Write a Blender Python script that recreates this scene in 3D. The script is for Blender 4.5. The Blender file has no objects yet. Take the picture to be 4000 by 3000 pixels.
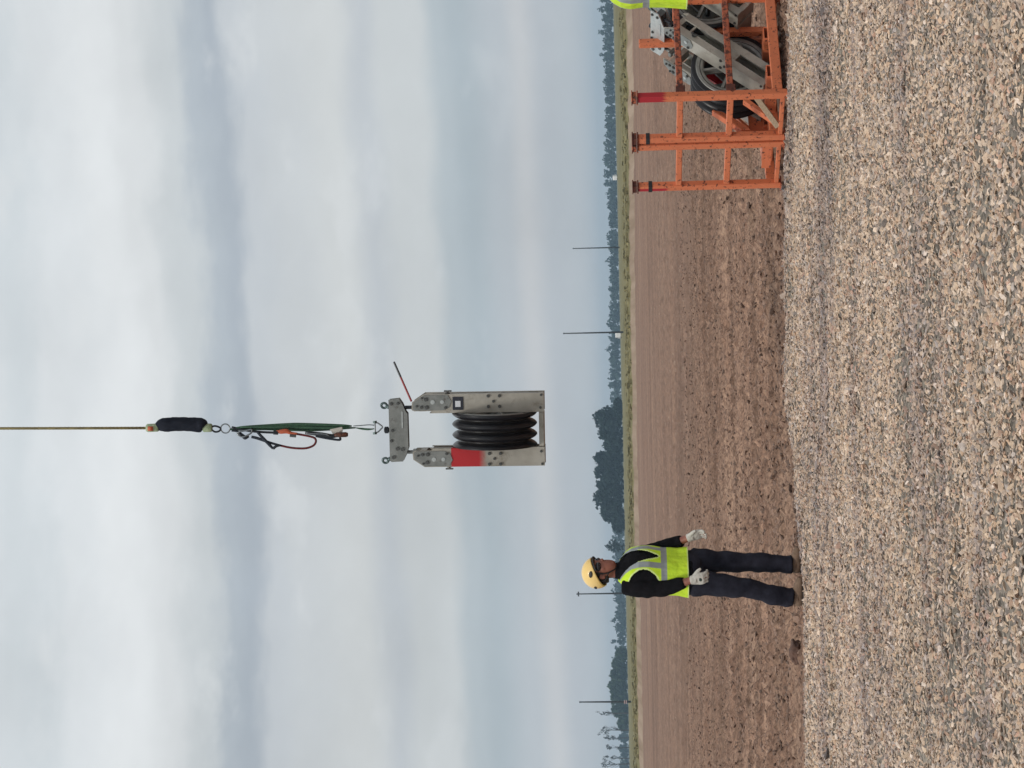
import bpy, bmesh, math, random
import numpy as np
from mathutils import Vector, Matrix, noise as mnoise
R = math.radians
random.seed(7); rng = np.random.default_rng(11)
sc = bpy.context.scene
COL = sc.collection

# ------------------------------------------------------------------ camera
FPX = 8000.0                                   # focal length in pixels of the 4000 x 3000 photograph
PITCH = math.atan(424 / FPX); ROLL = R(1.22)
CAMP = Vector((0, 0, 1.5))
Fv = Vector((0, math.cos(PITCH), math.sin(PITCH)))
Rv = Vector((1, 0, 0)); Uv = Vector((0, -math.sin(PITCH), math.cos(PITCH)))
Xi = Rv * math.cos(ROLL) - Uv * math.sin(ROLL)   # the phone was held on its side: picture 'up' is world right
Yi = Rv * math.sin(ROLL) + Uv * math.cos(ROLL)
cam_d = bpy.data.cameras.new('camera'); cam = bpy.data.objects.new('camera', cam_d); COL.objects.link(cam)
m = Matrix.Identity(4)
for i, ax in enumerate((-Yi, Xi, -Fv)):
    for j in range(3): m[j][i] = ax[j]
m.translation = CAMP; cam.matrix_world = m
cam_d.sensor_fit = 'HORIZONTAL'; cam_d.sensor_width = 36; cam_d.lens = FPX / 4000 * 36
cam_d.clip_start = 0.1; cam_d.clip_end = 6000
sc.camera = cam
def P(u, v, d):
    return CAMP + (Fv + Xi * ((1500 - v) / FPX) + Yi * ((2000 - u) / FPX)) * d
def G(u, v, z=0.0):
    q = P(u, v, 1) - CAMP
    return CAMP + q * ((z - CAMP.z) / q.z)

# ------------------------------------------------------------------ light
SUN_EL, SUN_AZ = R(52), R(-150)                # high sun behind thin cloud, over the photographer's left shoulder
sun_d = bpy.data.lights.new('sun', 'SUN'); sun_d.energy = 1.5; sun_d.angle = R(10); sun_d.color = (1, .95, .88)
sun = bpy.data.objects.new('sun', sun_d); COL.objects.link(sun)
sdir = Vector((math.sin(SUN_AZ) * math.cos(SUN_EL), math.cos(SUN_AZ) * math.cos(SUN_EL), math.sin(SUN_EL)))
sun.rotation_euler = sdir.to_track_quat('Z', 'Y').to_euler()
sc.view_settings.view_transform = 'Standard'; sc.view_settings.look = 'None'
sc.view_settings.exposure = 0.0; sc.view_settings.gamma = 1; sc.view_settings.use_curve_mapping = False

def lin(r, g, b):
    f = lambda c: (c / 255 / 12.92) if c / 255 <= .04045 else ((c / 255 + .055) / 1.055) ** 2.4
    return (f(r), f(g), f(b), 1)

class NT:
    """small node-tree helper"""
    def __init__(s, t): s.t = t; t.nodes.clear()
    def n(s, ty, **k):
        o = s.t.nodes.new(ty)
        for a, b in k.items(): setattr(o, a, b)
        return o
    def l(s, a, b): s.t.links.new(a, b)
    def val(s, sock, v):
        if hasattr(v, 'is_output') or isinstance(v, bpy.types.NodeSocket): s.l(v, sock)
        else: sock.default_value = v
    def math(s, op, a, b=0.0, c=None, clamp=False):
        o = s.n('ShaderNodeMath', operation=op); o.use_clamp = clamp
        s.val(o.inputs[0], a); s.val(o.inputs[1], b)
        if c is not None: s.val(o.inputs[2], c)
        return o.outputs[0]
    def noise(s, vec, scale, detail=3, rough=.5, dist=0, out=0):
        o = s.n('ShaderNodeTexNoise'); s.l(vec, o.inputs['Vector'])
        o.inputs['Scale'].default_value = scale; o.inputs['Detail'].default_value = detail
        o.inputs['Roughness'].default_value = rough; o.inputs['Distortion'].default_value = dist
        return o.outputs[out]
    def ramp(s, fac, stops, interp='LINEAR'):
        o = s.n('ShaderNodeValToRGB'); s.l(fac, o.inputs[0]); o.color_ramp.interpolation = interp
        e = o.color_ramp.elements
        while len(e) < len(stops): e.new(.5)
        for el, (p, c) in zip(e, stops):
            el.position = p; el.color = c if len(c) == 4 else (*c, 1)
        return o.outputs[0]
    def mix(s, fac, a, b, blend='MIX'):
        o = s.n('ShaderNodeMix', data_type='RGBA', blend_type=blend)
        s.val(o.inputs[0], fac); s.val(o.inputs[6], a); s.val(o.inputs[7], b)
        return o.outputs[2]
    def mapping(s, vec, scale=(1, 1, 1), rot=(0, 0, 0), loc=(0, 0, 0)):
        o = s.n('ShaderNodeMapping'); s.l(vec, o.inputs[0])
        o.inputs[1].default_value = loc; o.inputs[2].default_value = rot; o.inputs[3].default_value = scale
        return o.outputs[0]

# ------------------------------------------------------------------ sky: overcast, long cloud rolls
world = bpy.data.worlds.new('World'); sc.world = world; world.use_nodes = True
w = NT(world.node_tree)
tc = w.n('ShaderNodeTexCoord').outputs['Generated']
sep = w.n('ShaderNodeSeparateXYZ'); w.l(tc, sep.inputs[0])
dx, dy, dz = sep.outputs
hor = w.math('SQRT', w.math('ADD', w.math('MULTIPLY', dx, dx), w.math('MULTIPLY', dy, dy)))
hor = w.math('MAXIMUM', hor, .02)
el = w.math('DIVIDE', dz, hor)                  # tangent of elevation
az = w.math('ARCTAN2', dx, dy)
elc = w.math('MINIMUM', w.math('MAXIMUM', el, 0), 3.0)
# slow wander of the cloud rolls plus lumpy detail
def vec3(x, y, z):
    o = w.n('ShaderNodeCombineXYZ'); w.val(o.inputs[0], x); w.val(o.inputs[1], y); w.val(o.inputs[2], z); return o.outputs[0]
wv = vec3(w.math('MULTIPLY', az, 1.0), w.math('MULTIPLY', elc, 2.6), 0.37)
warp = w.math('SUBTRACT', w.noise(wv, 5.0, 3, .5), .5)
wv2 = vec3(az, w.math('MULTIPLY', elc, 2.0), 4.1)
warp2 = w.math('SUBTRACT', w.noise(wv2, 17.0, 5, .55), .5)
slope = w.math('MULTIPLY', az, -.035)
amp = w.math('MULTIPLY', elc, .15)
e2 = w.math('ADD', w.math('ADD', elc, slope), w.math('ADD', w.math('MULTIPLY', warp, amp), w.math('MULTIPLY', warp2, w.math('MULTIPLY', elc, .15))))
E = lambda u: max(0, (2424 - u) / FPX) / .4
stops = [(0.0, lin(179, 189, 197)), (E(2300), lin(190, 196, 201)), (E(2190), lin(186, 192, 198)), (E(2110), lin(197, 200, 203)), (E(2020), lin(184, 191, 197)),
         (E(1880), lin(174, 185, 192)), (E(1790), lin(181, 191, 197)), (E(1700), lin(201, 206, 208)), (E(1580), lin(199, 204, 206)), (E(1500), lin(191, 197, 202)),
         (E(1380), lin(205, 209, 210)), (E(1150), lin(199, 204, 207)), (E(1000), lin(195, 201, 206)), (E(925), lin(173, 182, 191)), (E(850), lin(179, 188, 196)),
         (E(760), lin(201, 207, 210)), (E(600), lin(217, 221, 223)), (E(420), lin(227, 231, 233)), (E(220), lin(218, 223, 226)), (E(60), lin(207, 214, 218)),
         (.84, lin(215, 220, 223)), (1.0, lin(223, 227, 229))]
ramp_in = w.math('DIVIDE', e2, .4, clamp=True)
cloud = w.ramp(ramp_in, stops, 'EASE')
blob = w.noise(vec3(w.math('MULTIPLY', az, 1.0), w.math('MULTIPLY', elc, 1.5), 9.3), 9.0, 5, .55)
bl = w.math('MULTIPLY_ADD', blob, .36, .835)
cl2 = w.mix(1.0, cloud, bl, 'MULTIPLY')
patch = w.ramp(w.noise(vec3(az, w.math('MULTIPLY', elc, 1.8), 2.2), 15.0, 4, .55), [(.56, (0, 0, 0)), (.70, (1, 1, 1))], 'EASE')
cl2 = w.mix(w.math('MULTIPLY', w.math('MULTIPLY', patch, .42), w.math('MULTIPLY', elc, 6, clamp=True)), cl2, lin(222, 226, 228))
low = w.math('LESS_THAN', dz, 0)
sky = w.n('ShaderNodeTexSky', sky_type='NISHITA'); sky.sun_disc = False
sky.sun_elevation = SUN_EL; sky.sun_rotation = SUN_AZ
b1 = w.n('ShaderNodeBackground'); w.l(sky.outputs[0], b1.inputs[0]); b1.inputs[1].default_value = .1
b2 = w.n('ShaderNodeBackground'); w.l(cl2, b2.inputs[0]); b2.inputs[1].default_value = 1.0
mx = w.n('ShaderNodeMixShader'); mx.inputs[0].default_value = .985
w.l(b1.outputs[0], mx.inputs[1]); w.l(b2.outputs[0], mx.inputs[2])
wo = w.n('ShaderNodeOutputWorld'); w.l(mx.outputs[0], wo.inputs[0])

# ------------------------------------------------------------------ helpers
def put(name, mesh, mat=None, parent=None, mw=None):
    o = bpy.data.objects.new(name, mesh); COL.objects.link(o)
    if mat is not None and len(mesh.materials) == 0:
        for mm in (mat if isinstance(mat, (list, tuple)) else [mat]): mesh.materials.append(mm)
    if parent is not None: o.parent = parent
    if mw is not None: o.matrix_world = mw
    return o
def obj(name, bm, mat=None, parent=None, smooth=False, bevel=0):
    me = bpy.data.meshes.new(name)
    if bevel: bmesh.ops.bevel(bm, geom=[e for e in bm.edges if e.is_manifold and e.calc_face_angle(0) > .6], offset=bevel, segments=1, affect='EDGES')
    bmesh.ops.recalc_face_normals(bm, faces=bm.faces)
    if smooth:
        for f in bm.faces: f.smooth = True
    bm.to_mesh(me); bm.free()
    return put(name, me, mat, parent)
def tag(o, label=None, cat=None, group=None, kind=None):
    if label: o['label'] = label
    if cat: o['category'] = cat
    if group: o['group'] = group
    if kind: o['kind'] = kind
    return o
def empty(name, loc, label, cat, group=None, rot=None):
    o = bpy.data.objects.new(name, None); COL.objects.link(o); o.empty_display_size = .2
    o.location = loc
    if rot is not None: o.rotation_euler = rot
    return tag(o, label, cat, group)
def copy_tree(o, parent=None):
    c = o.copy(); COL.objects.link(c)
    if parent is not None: c.parent = parent
    for ch in list(o.children): copy_tree(ch, c)
    return c
def box(bm, c, s, rot=None):
    mt = Matrix.Translation(c) @ (rot.to_4x4() if rot is not None else Matrix.Identity(4)) @ Matrix.Diagonal((s[0], s[1], s[2], 1))
    return bmesh.ops.create_cube(bm, size=1, matrix=mt)['verts']
def bar(bm, a, b, wd, dp, up=Vector((0, 0, 1))):
    """rectangular bar from a to b; wd across, dp along 'up'"""
    a, b = Vector(a), Vector(b); z = (b - a); L = z.length; z.normalize()
    x = z.cross(up)
    if x.length < 1e-4: x = z.cross(Vector((0, 1, 0)))
    x.normalize(); y = z.cross(x).normalized()
    rot = Matrix((x, y, z)).transposed()
    return box(bm, (a + b) / 2, (wd, dp, L), rot)
def tube(bm, pts, rad, n=10, caps=True, up=None):
    """tube through pts; rad a number, or a list of numbers or (a,b) pairs; 'up' fixes the direction of b"""
    pts = [Vector(p) for p in pts]; k = len(pts)
    if not isinstance(rad, (list, tuple)): rad = [rad] * k
    rings = []; ref = Vector(up) if up is not None else None; px = None
    for i, p in enumerate(pts):
        t = (pts[min(i + 1, k - 1)] - pts[max(i - 1, 0)]).normalized()
        if ref is not None: x = t.cross(ref)
        elif px is not None: x = px - t * px.dot(t)
        else: x = t.cross(Vector((0, 0, 1))) if abs(t.z) < .9 else t.cross(Vector((0, 1, 0)))
        x.normalize(); px = x; y = x.cross(t).normalized()
        r = rad[i]; ra, rb = r if isinstance(r, (list, tuple)) else (r, r)
        rings.append([bm.verts.new(p + x * (ra * math.cos(2 * math.pi * j / n)) + y * (rb * math.sin(2 * math.pi * j / n))) for j in range(n)])
    for i in range(k - 1):
        for j in range(n):
            bm.faces.new((rings[i][j], rings[i][(j + 1) % n], rings[i + 1][(j + 1) % n], rings[i + 1][j]))
    if caps:
        bm.faces.new(rings[0][::-1]); bm.faces.new(rings[-1])
    return rings
def ring_torus(bm, c, nrm, Rr, r, n=24, k=8, a0=0, a1=2 * math.pi, stretch=None):
    nrm = Vector(nrm).normalized(); x = nrm.orthogonal().normalized(); y = nrm.cross(x)
    if stretch: x = Vector(stretch).normalized(); y = nrm.cross(x)
    full = abs(a1 - a0 - 2 * math.pi) < 1e-6
    pts = [Vector(c) + (x * math.cos(a0 + (a1 - a0) * i / n) + y * math.sin(a0 + (a1 - a0) * i / n)) * Rr for i in range(n + 1)]
    if full: pts[-1] = pts[0].copy()
    tube(bm, pts, r, k, caps=not full)
def prism(bm, poly, fn, d0, d1):
    """extrude a 2D polygon between depth d0 and d1; fn(x, y, d) gives the 3D point"""
    a = [bm.verts.new(fn(x, y, d0)) for x, y in poly]; b = [bm.verts.new(fn(x, y, d1)) for x, y in poly]
    n = len(poly); bm.faces.new(a[::-1]); bm.faces.new(b)
    for i in range(n): bm.faces.new((a[i], a[(i + 1) % n], b[(i + 1) % n], b[i]))
def lathe_x(bm, prof, n=48, closed=False):
    """spin (x, r) profile about the X axis"""
    rings = [[bm.verts.new((x, r * math.cos(2 * math.pi * j / n), r * math.sin(2 * math.pi * j / n))) for j in range(n)] for x, r in prof]
    for i in range(len(rings) - (0 if closed else 1)):
        A, B = rings[i], rings[(i + 1) % len(rings)]
        for j in range(n): bm.faces.new((A[j], A[(j + 1) % n], B[(j + 1) % n], B[j]))
    return rings

# ------------------------------------------------------------------ materials
def mat(name, c1, c2=None, rough=.6, metal=0, scale=20, bump=0, bscale=None, stretch=(1, 1, 1), thr=(.35, .65), spec=.5, c3=None, s3=60, t3=(.6, .7), coat=0):
    mt = bpy.data.materials.new(name); mt.use_nodes = True; t = NT(mt.node_tree)
    tc = t.n('ShaderNodeTexCoord').outputs['Object']; v = t.mapping(tc, stretch)
    b = t.n('ShaderNodeBsdfPrincipled'); o = t.n('ShaderNodeOutputMaterial'); t.l(b.outputs[0], o.inputs[0])
    c1 = (*c1, 1)[:4]; col = None
    if c2 is not None:
        f = t.noise(v, scale, 5, .6); col = t.ramp(f, [(thr[0], c1), (thr[1], (*c2, 1)[:4])])
        if c3 is not None:
            f3 = t.ramp(t.noise(v, s3, 5, .65, .3), [(t3[0], (0, 0, 0)), (t3[1], (1, 1, 1))])
            col = t.mix(f3, col, (*c3, 1)[:4])
        t.l(col, b.inputs['Base Color'])
    else: b.inputs['Base Color'].default_value = c1
    b.inputs['Roughness'].default_value = rough; b.inputs['Metallic'].default_value = metal
    b.inputs['Specular IOR Level'].default_value = spec
    if coat: b.inputs['Coat Weight'].default_value = coat
    if bump:
        bp = t.n('ShaderNodeBump'); bp.inputs['Strength'].default_value = bump; bp.inputs['Distance'].default_value = .01
        t.l(t.noise(v, bscale or scale * 3, 4, .6), bp.inputs['Height']); t.l(bp.outputs[0], b.inputs['Normal'])
    mt['nt'] = 1
    return mt
ORANGE = (.67, .19, .080); RUST = (.10, .028, .018)
M = {}
M['orange'] = mat('orange_paint', ORANGE, (.60, .165, .070), .55, scale=9, bump=.3, bscale=40, c3=RUST, s3=26, t3=(.565, .65))
M['orange_rusty'] = mat('orange_paint_worn', (.48, .125, .055), (.34, .08, .038), .65, scale=14, bump=.4, bscale=50, c3=RUST, s3=24, t3=(.47, .55))
M['rust'] = mat('rusty_steel', (.14, .035, .02), (.06, .022, .017), .8, scale=30, bump=.4, c3=(.3, .07, .03), s3=22)
M['red_paint'] = mat('red_paint', (.42, .012, .022), (.34, .012, .02), .5, scale=12, bump=.2)
M['tape'] = mat('black_tape', (.012, .012, .014), rough=.5)
M['alu'] = mat('aluminium', (.44, .42, .37), (.33, .31, .27), .5, .35, scale=5, bump=.12, bscale=60, c3=(.20, .17, .13), s3=7, t3=(.58, .75))
M['alu_light'] = mat('galvanised_plate', (.50, .53, .52), (.40, .43, .43), .5, .5, scale=25, bump=.1)
M['alu_dark'] = mat('aluminium_cast', (.30, .295, .28), (.20, .20, .19), .5, .5, scale=18, bump=.15)
M['beam_grey'] = mat('beam_steel', (.26, .27, .26), (.19, .20, .19), .5, .5, scale=12, bump=.12, c3=(.13, .12, .11), s3=16)
M['bolt'] = mat('bolt_steel', (.13, .135, .13), (.08, .08, .08), .45, .7, scale=60)
M['zinc'] = mat('zinc_eye', (.13, .18, .18), (.07, .10, .10), .4, .6, scale=40)
M['steel'] = mat('bright_steel', (.30, .33, .35), (.18, .20, .21), .35, .9, scale=50)
M['black_steel'] = mat('black_steel', (.02, .024, .03), rough=.4, metal=.4)
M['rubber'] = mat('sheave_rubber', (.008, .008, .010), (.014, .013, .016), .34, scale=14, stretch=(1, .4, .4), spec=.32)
M['wood'] = mat('pale_wood', (.50, .40, .28), (.36, .27, .18), .8, scale=10, stretch=(1, 8, 8))
M['rope'] = mat('rope_fibre', (.34, .28, .12), (.15, .13, .07), .85, scale=90, bump=.5, bscale=200, stretch=(1, 1, .15))
M['pad'] = mat('black_padding', (.012, .015, .024), (.022, .025, .036), .85, scale=16, bump=.8, bscale=22, stretch=(1, 1, .5), spec=.12)
M['sleeve'] = mat('pale_green_sleeve', (.42, .50, .33), (.24, .32, .18), .6, scale=30, bump=.3)
M['orange_rubber'] = mat('orange_rubber', (.55, .12, .05), (.42, .09, .04), .6, scale=30)
M['sling'] = mat('green_webbing', (.05, .125, .07), (.03, .075, .048), .85, scale=40, bump=.4, bscale=120)
M['redrope'] = mat('red_brown_rope', (.19, .025, .028), (.07, .014, .016), .85, scale=120, bump=.6, bscale=160)
M['navyrope'] = mat('navy_rope', (.012, .018, .032), (.03, .04, .055), .8, scale=100, bump=.5)
M['label'] = mat('white_label', (.60, .57, .52), (.50, .47, .42), .7, scale=30)
M['logo_black'] = mat('logo_black', (.015, .018, .03), rough=.5)
M['logo_white'] = mat('logo_white', (.62, .64, .68), rough=.5)
M['skin'] = mat('skin', (.30, .115, .075), (.23, .08, .055), .55, scale=25, bump=.1)
M['shirt'] = mat('black_shirt', (.005, .005, .006), (.010, .009, .011), .95, scale=12, bump=.3, spec=.12)
M['trousers'] = mat('navy_trousers', (.011, .011, .018), (.030, .030, .044), .9, scale=6, bump=.35, bscale=40, spec=.15)
M['glove'] = mat('white_glove', (.60, .58, .53), (.45, .43, .39), .85, scale=22, bump=.4)
M['boot'] = mat('tan_suede', (.22, .145, .10), (.15, .098, .065), .9, scale=22, bump=.4)
M['sole'] = mat('dark_sole', (.025, .018, .016), rough=.85)
M['helmet'] = mat('yellow_helmet', (.86, .60, .22), (.84, .58, .20), .35, scale=10, coat=.3)
M['helmet_dark'] = mat('helmet_vent_black', (.015, .012, .01), rough=.6)
M['strap'] = mat('black_strap', (.012, .01, .01), rough=.8)
M['lens'] = mat('dark_lens', (.02, .016, .02), rough=.12)
M['lime'] = mat('lime_fabric', (.60, .82, .035), (.50, .74, .025), .8, scale=14, bump=1.0, bscale=18)
M['limetrim'] = mat('lime_trim', (.66, .80, .28), rough=.7)
M['reflect'] = mat('reflective_tape', (.34, .37, .38), (.27, .30, .31), .45, .2, scale=20)
M['hair'] = mat('dark_hair', (.03, .022, .018), rough=.9)
M['pole'] = mat('pole_wood', (.06, .065, .07), (.04, .042, .045), .9, scale=3)
M['van'] = mat('van_white', (.80, .80, .80), rough=.3)
M['glass'] = mat('van_glass', (.02, .025, .03), rough=.1)
M['tyre'] = mat('tyre_rubber', (.02, .02, .02), rough=.9)
M['bark'] = mat('bark', (.06, .05, .04), (.035, .03, .025), .95, scale=2)

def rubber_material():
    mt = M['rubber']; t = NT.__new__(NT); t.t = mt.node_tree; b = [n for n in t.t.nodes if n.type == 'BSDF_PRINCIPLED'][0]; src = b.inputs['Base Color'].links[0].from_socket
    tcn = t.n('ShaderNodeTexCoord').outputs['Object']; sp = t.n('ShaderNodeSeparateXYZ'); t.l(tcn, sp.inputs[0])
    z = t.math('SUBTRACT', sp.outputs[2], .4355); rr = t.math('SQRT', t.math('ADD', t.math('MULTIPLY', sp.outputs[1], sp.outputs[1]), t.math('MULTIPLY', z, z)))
    f = t.math('MULTIPLY_ADD', rr, -40, 40 * .345, clamp=True); f = t.math('MULTIPLY', f, t.math('MULTIPLY_ADD', t.noise(tcn, 12, 4, .6), .9, .05))  # grooves greyer by radius: rubber scuffing plus ridge highlights painted into the colour
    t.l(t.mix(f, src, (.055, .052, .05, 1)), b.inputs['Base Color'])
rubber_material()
def leaf_mat(name, c):
    mt = bpy.data.materials.new(name); mt.use_nodes = True; t = NT(mt.node_tree)
    g = t.n('ShaderNodeNewGeometry'); b = t.n('ShaderNodeBsdfPrincipled'); o = t.n('ShaderNodeOutputMaterial')
    f = t.noise(g.outputs['Position'], .35, 3)
    rnd = t.math('ADD', t.math('MULTIPLY', g.outputs['Random Per Island'], .6), t.math('MULTIPLY', f, .5), clamp=True)
    col = t.ramp(rnd, [(.1, tuple(x * .55 for x in c)), (.9, tuple(x * 1.35 for x in c))])
    t.l(col, b.inputs['Base Color']); b.inputs['Roughness'].default_value = .8; t.l(b.outputs[0], o.inputs[0])
    b.inputs['Specular IOR Level'].default_value = .2
    return mt
M['leaf_dark'] = leaf_mat('foliage_dark', (.016, .031, .025))
M['leaf_mid'] = leaf_mat('foliage_mid', (.042, .070, .038))
M['leaf_far'] = leaf_mat('foliage_far', (.030, .050, .038))
M['twig'] = leaf_mat('bare_twigs', (.05, .048, .038))

# ------------------------------------------------------------------ terrain
def vnoise(x, y, seed=0):
    """vectorised smooth value noise, 0..1"""
    x = np.asarray(x, float); y = np.asarray(y, float)
    xi = np.floor(x).astype(np.int64); yi = np.floor(y).astype(np.int64); fx = x - xi; fy = y - yi
    fx = fx * fx * (3 - 2 * fx); fy = fy * fy * (3 - 2 * fy)
    def h(a, b):
        n = (a * 374761393 + b * 668265263 + seed * 1442695041) & 0xffffffff
        n = ((n ^ (n >> 13)) * 1274126177) & 0xffffffff
        return ((n ^ (n >> 16)) & 0xffffff) / 16777215.0
    return (h(xi, yi) * (1 - fx) + h(xi + 1, yi) * fx) * (1 - fy) + (h(xi, yi + 1) * (1 - fx) + h(xi + 1, yi + 1) * fx) * fy
def fbm(x, y, seed=0, oct=4, rough=.5):
    s = 0; a = 1; t = 0
    for i in range(oct):
        s = s + a * vnoise(x * 2 ** i, y * 2 ** i, seed + i); t += a; a *= rough
    return s / t
# far edge of the gravel, from points seen in the photograph
edge_px = [(3086, -300), (3082, 0), (3068, 500), (3066, 900), (3080, 1500), (3138, 2130), (3150, 2340), (3150, 2700), (3158, 3000), (3166, 3300)]
edge_pts = sorted([(G(u + 22, v).x, G(u + 22, v).y) for u, v in edge_px])
ex = np.array([-30] + [p[0] for p in edge_pts] + [30]); ey = np.array([edge_pts[0][1] - 1] + [p[1] for p in edge_pts] + [edge_pts[-1][1] - .3])
def edge_y(x): return np.interp(x, ex, ey) + (fbm(np.asarray(x) * 2.2, 0 * np.asarray(x), 5, 3) - .5) * .55
def gravel_h(x, y):
    h = .05 + (fbm(x * .45, y * 1.0, 21, 4) - .5) * .11 + (fbm(x * .5, y * 2.6, 24, 3) - .5) * .045 + (fbm(x * 3, y * 4, 22, 3) - .5) * .03
    d = edge_y(x) - y
    s = np.clip(d / .45, -1, 1)
    h = h + .05 * np.exp(-((d - .5) / .45) ** 2) + .02 * np.exp(-((d - 3.1) / .35) ** 2) - .03 * np.exp(-((d - 2.5) / .4) ** 2)
    return np.where(s > 0, h * np.sqrt(np.clip(s, 0, 1)), -.25 * np.clip(-s, 0, 1)) - .004
def bank_y(x): return np.interp(x, [-400, -80, -39, 0, 21.5, 60, 400], [215, 210, 207, 197, 164, 120, -40])
def field_h(x, y):
    rough = np.clip((120 - y) / 90, 0, 1)
    big = (fbm(x * .22, y * .12, 3, 3) - .5) * .10
    fur = (fbm(x * .10, y * 1.7, 31, 3, .55) - .5) * .15 * rough + (fbm(x * 1.0, y * 3.0, 35, 3, .6) - .5) * .06 * rough
    clod = (np.maximum(fbm(x * 9, y * 8, 33, 3, .65) - .50, 0)) * .20 * rough
    pit = -(np.maximum(fbm(x * 4.0, y * 4.5, 37, 3, .65) - .58, 0)) * .34 * rough
    near = np.clip((y - edge_y(x)) / 1.6, 0, 1)
    h = big * np.clip((y - 16) / 14, 0, 1) + (fur + clod + pit) * (.12 + .88 * near) - .02 * (1 - near)
    b = np.clip((y - bank_y(x)) / 9, 0, 1); b = b * b * (3 - 2 * b)
    rill = (vnoise(x * 1.1, y * .04, 41) - .5) * .25 * (b > 0) * (b < .8)
    plain = .62 + np.clip((y - 260) / 500, 0, 1) * .30 + (fbm(x * .03, y * .03, 43, 3) - .5) * .12 + (fbm(x * .4, y * .15, 44, 3) - .5) * .14
    return h * (1 - b) + plain * b + rill * .6 - .01
def grid_mesh(name, X, Y, Z, mt):
    nr, nc = X.shape
    me = bpy.data.meshes.new(name); co = np.stack([X, Y, Z], -1).reshape(-1, 3)
    idx = np.arange(nr * nc).reshape(nr, nc)
    q = np.stack([idx[:-1, :-1], idx[:-1, 1:], idx[1:, 1:], idx[1:, :-1]], -1).reshape(-1, 4)
    me.vertices.add(len(co)); me.vertices.foreach_set('co', co.ravel())
    me.loops.add(q.size); me.loops.foreach_set('vertex_index', q.ravel().astype(np.int32))
    me.polygons.add(len(q)); me.polygons.foreach_set('loop_start', np.arange(0, q.size, 4, dtype=np.int32))
    me.polygons.foreach_set('loop_total', np.full(len(q), 4, dtype=np.int32)); me.update(); me.validate()
    me.polygons.foreach_set('use_smooth', np.ones(len(q), bool))
    return put(name, me, mt)

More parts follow.
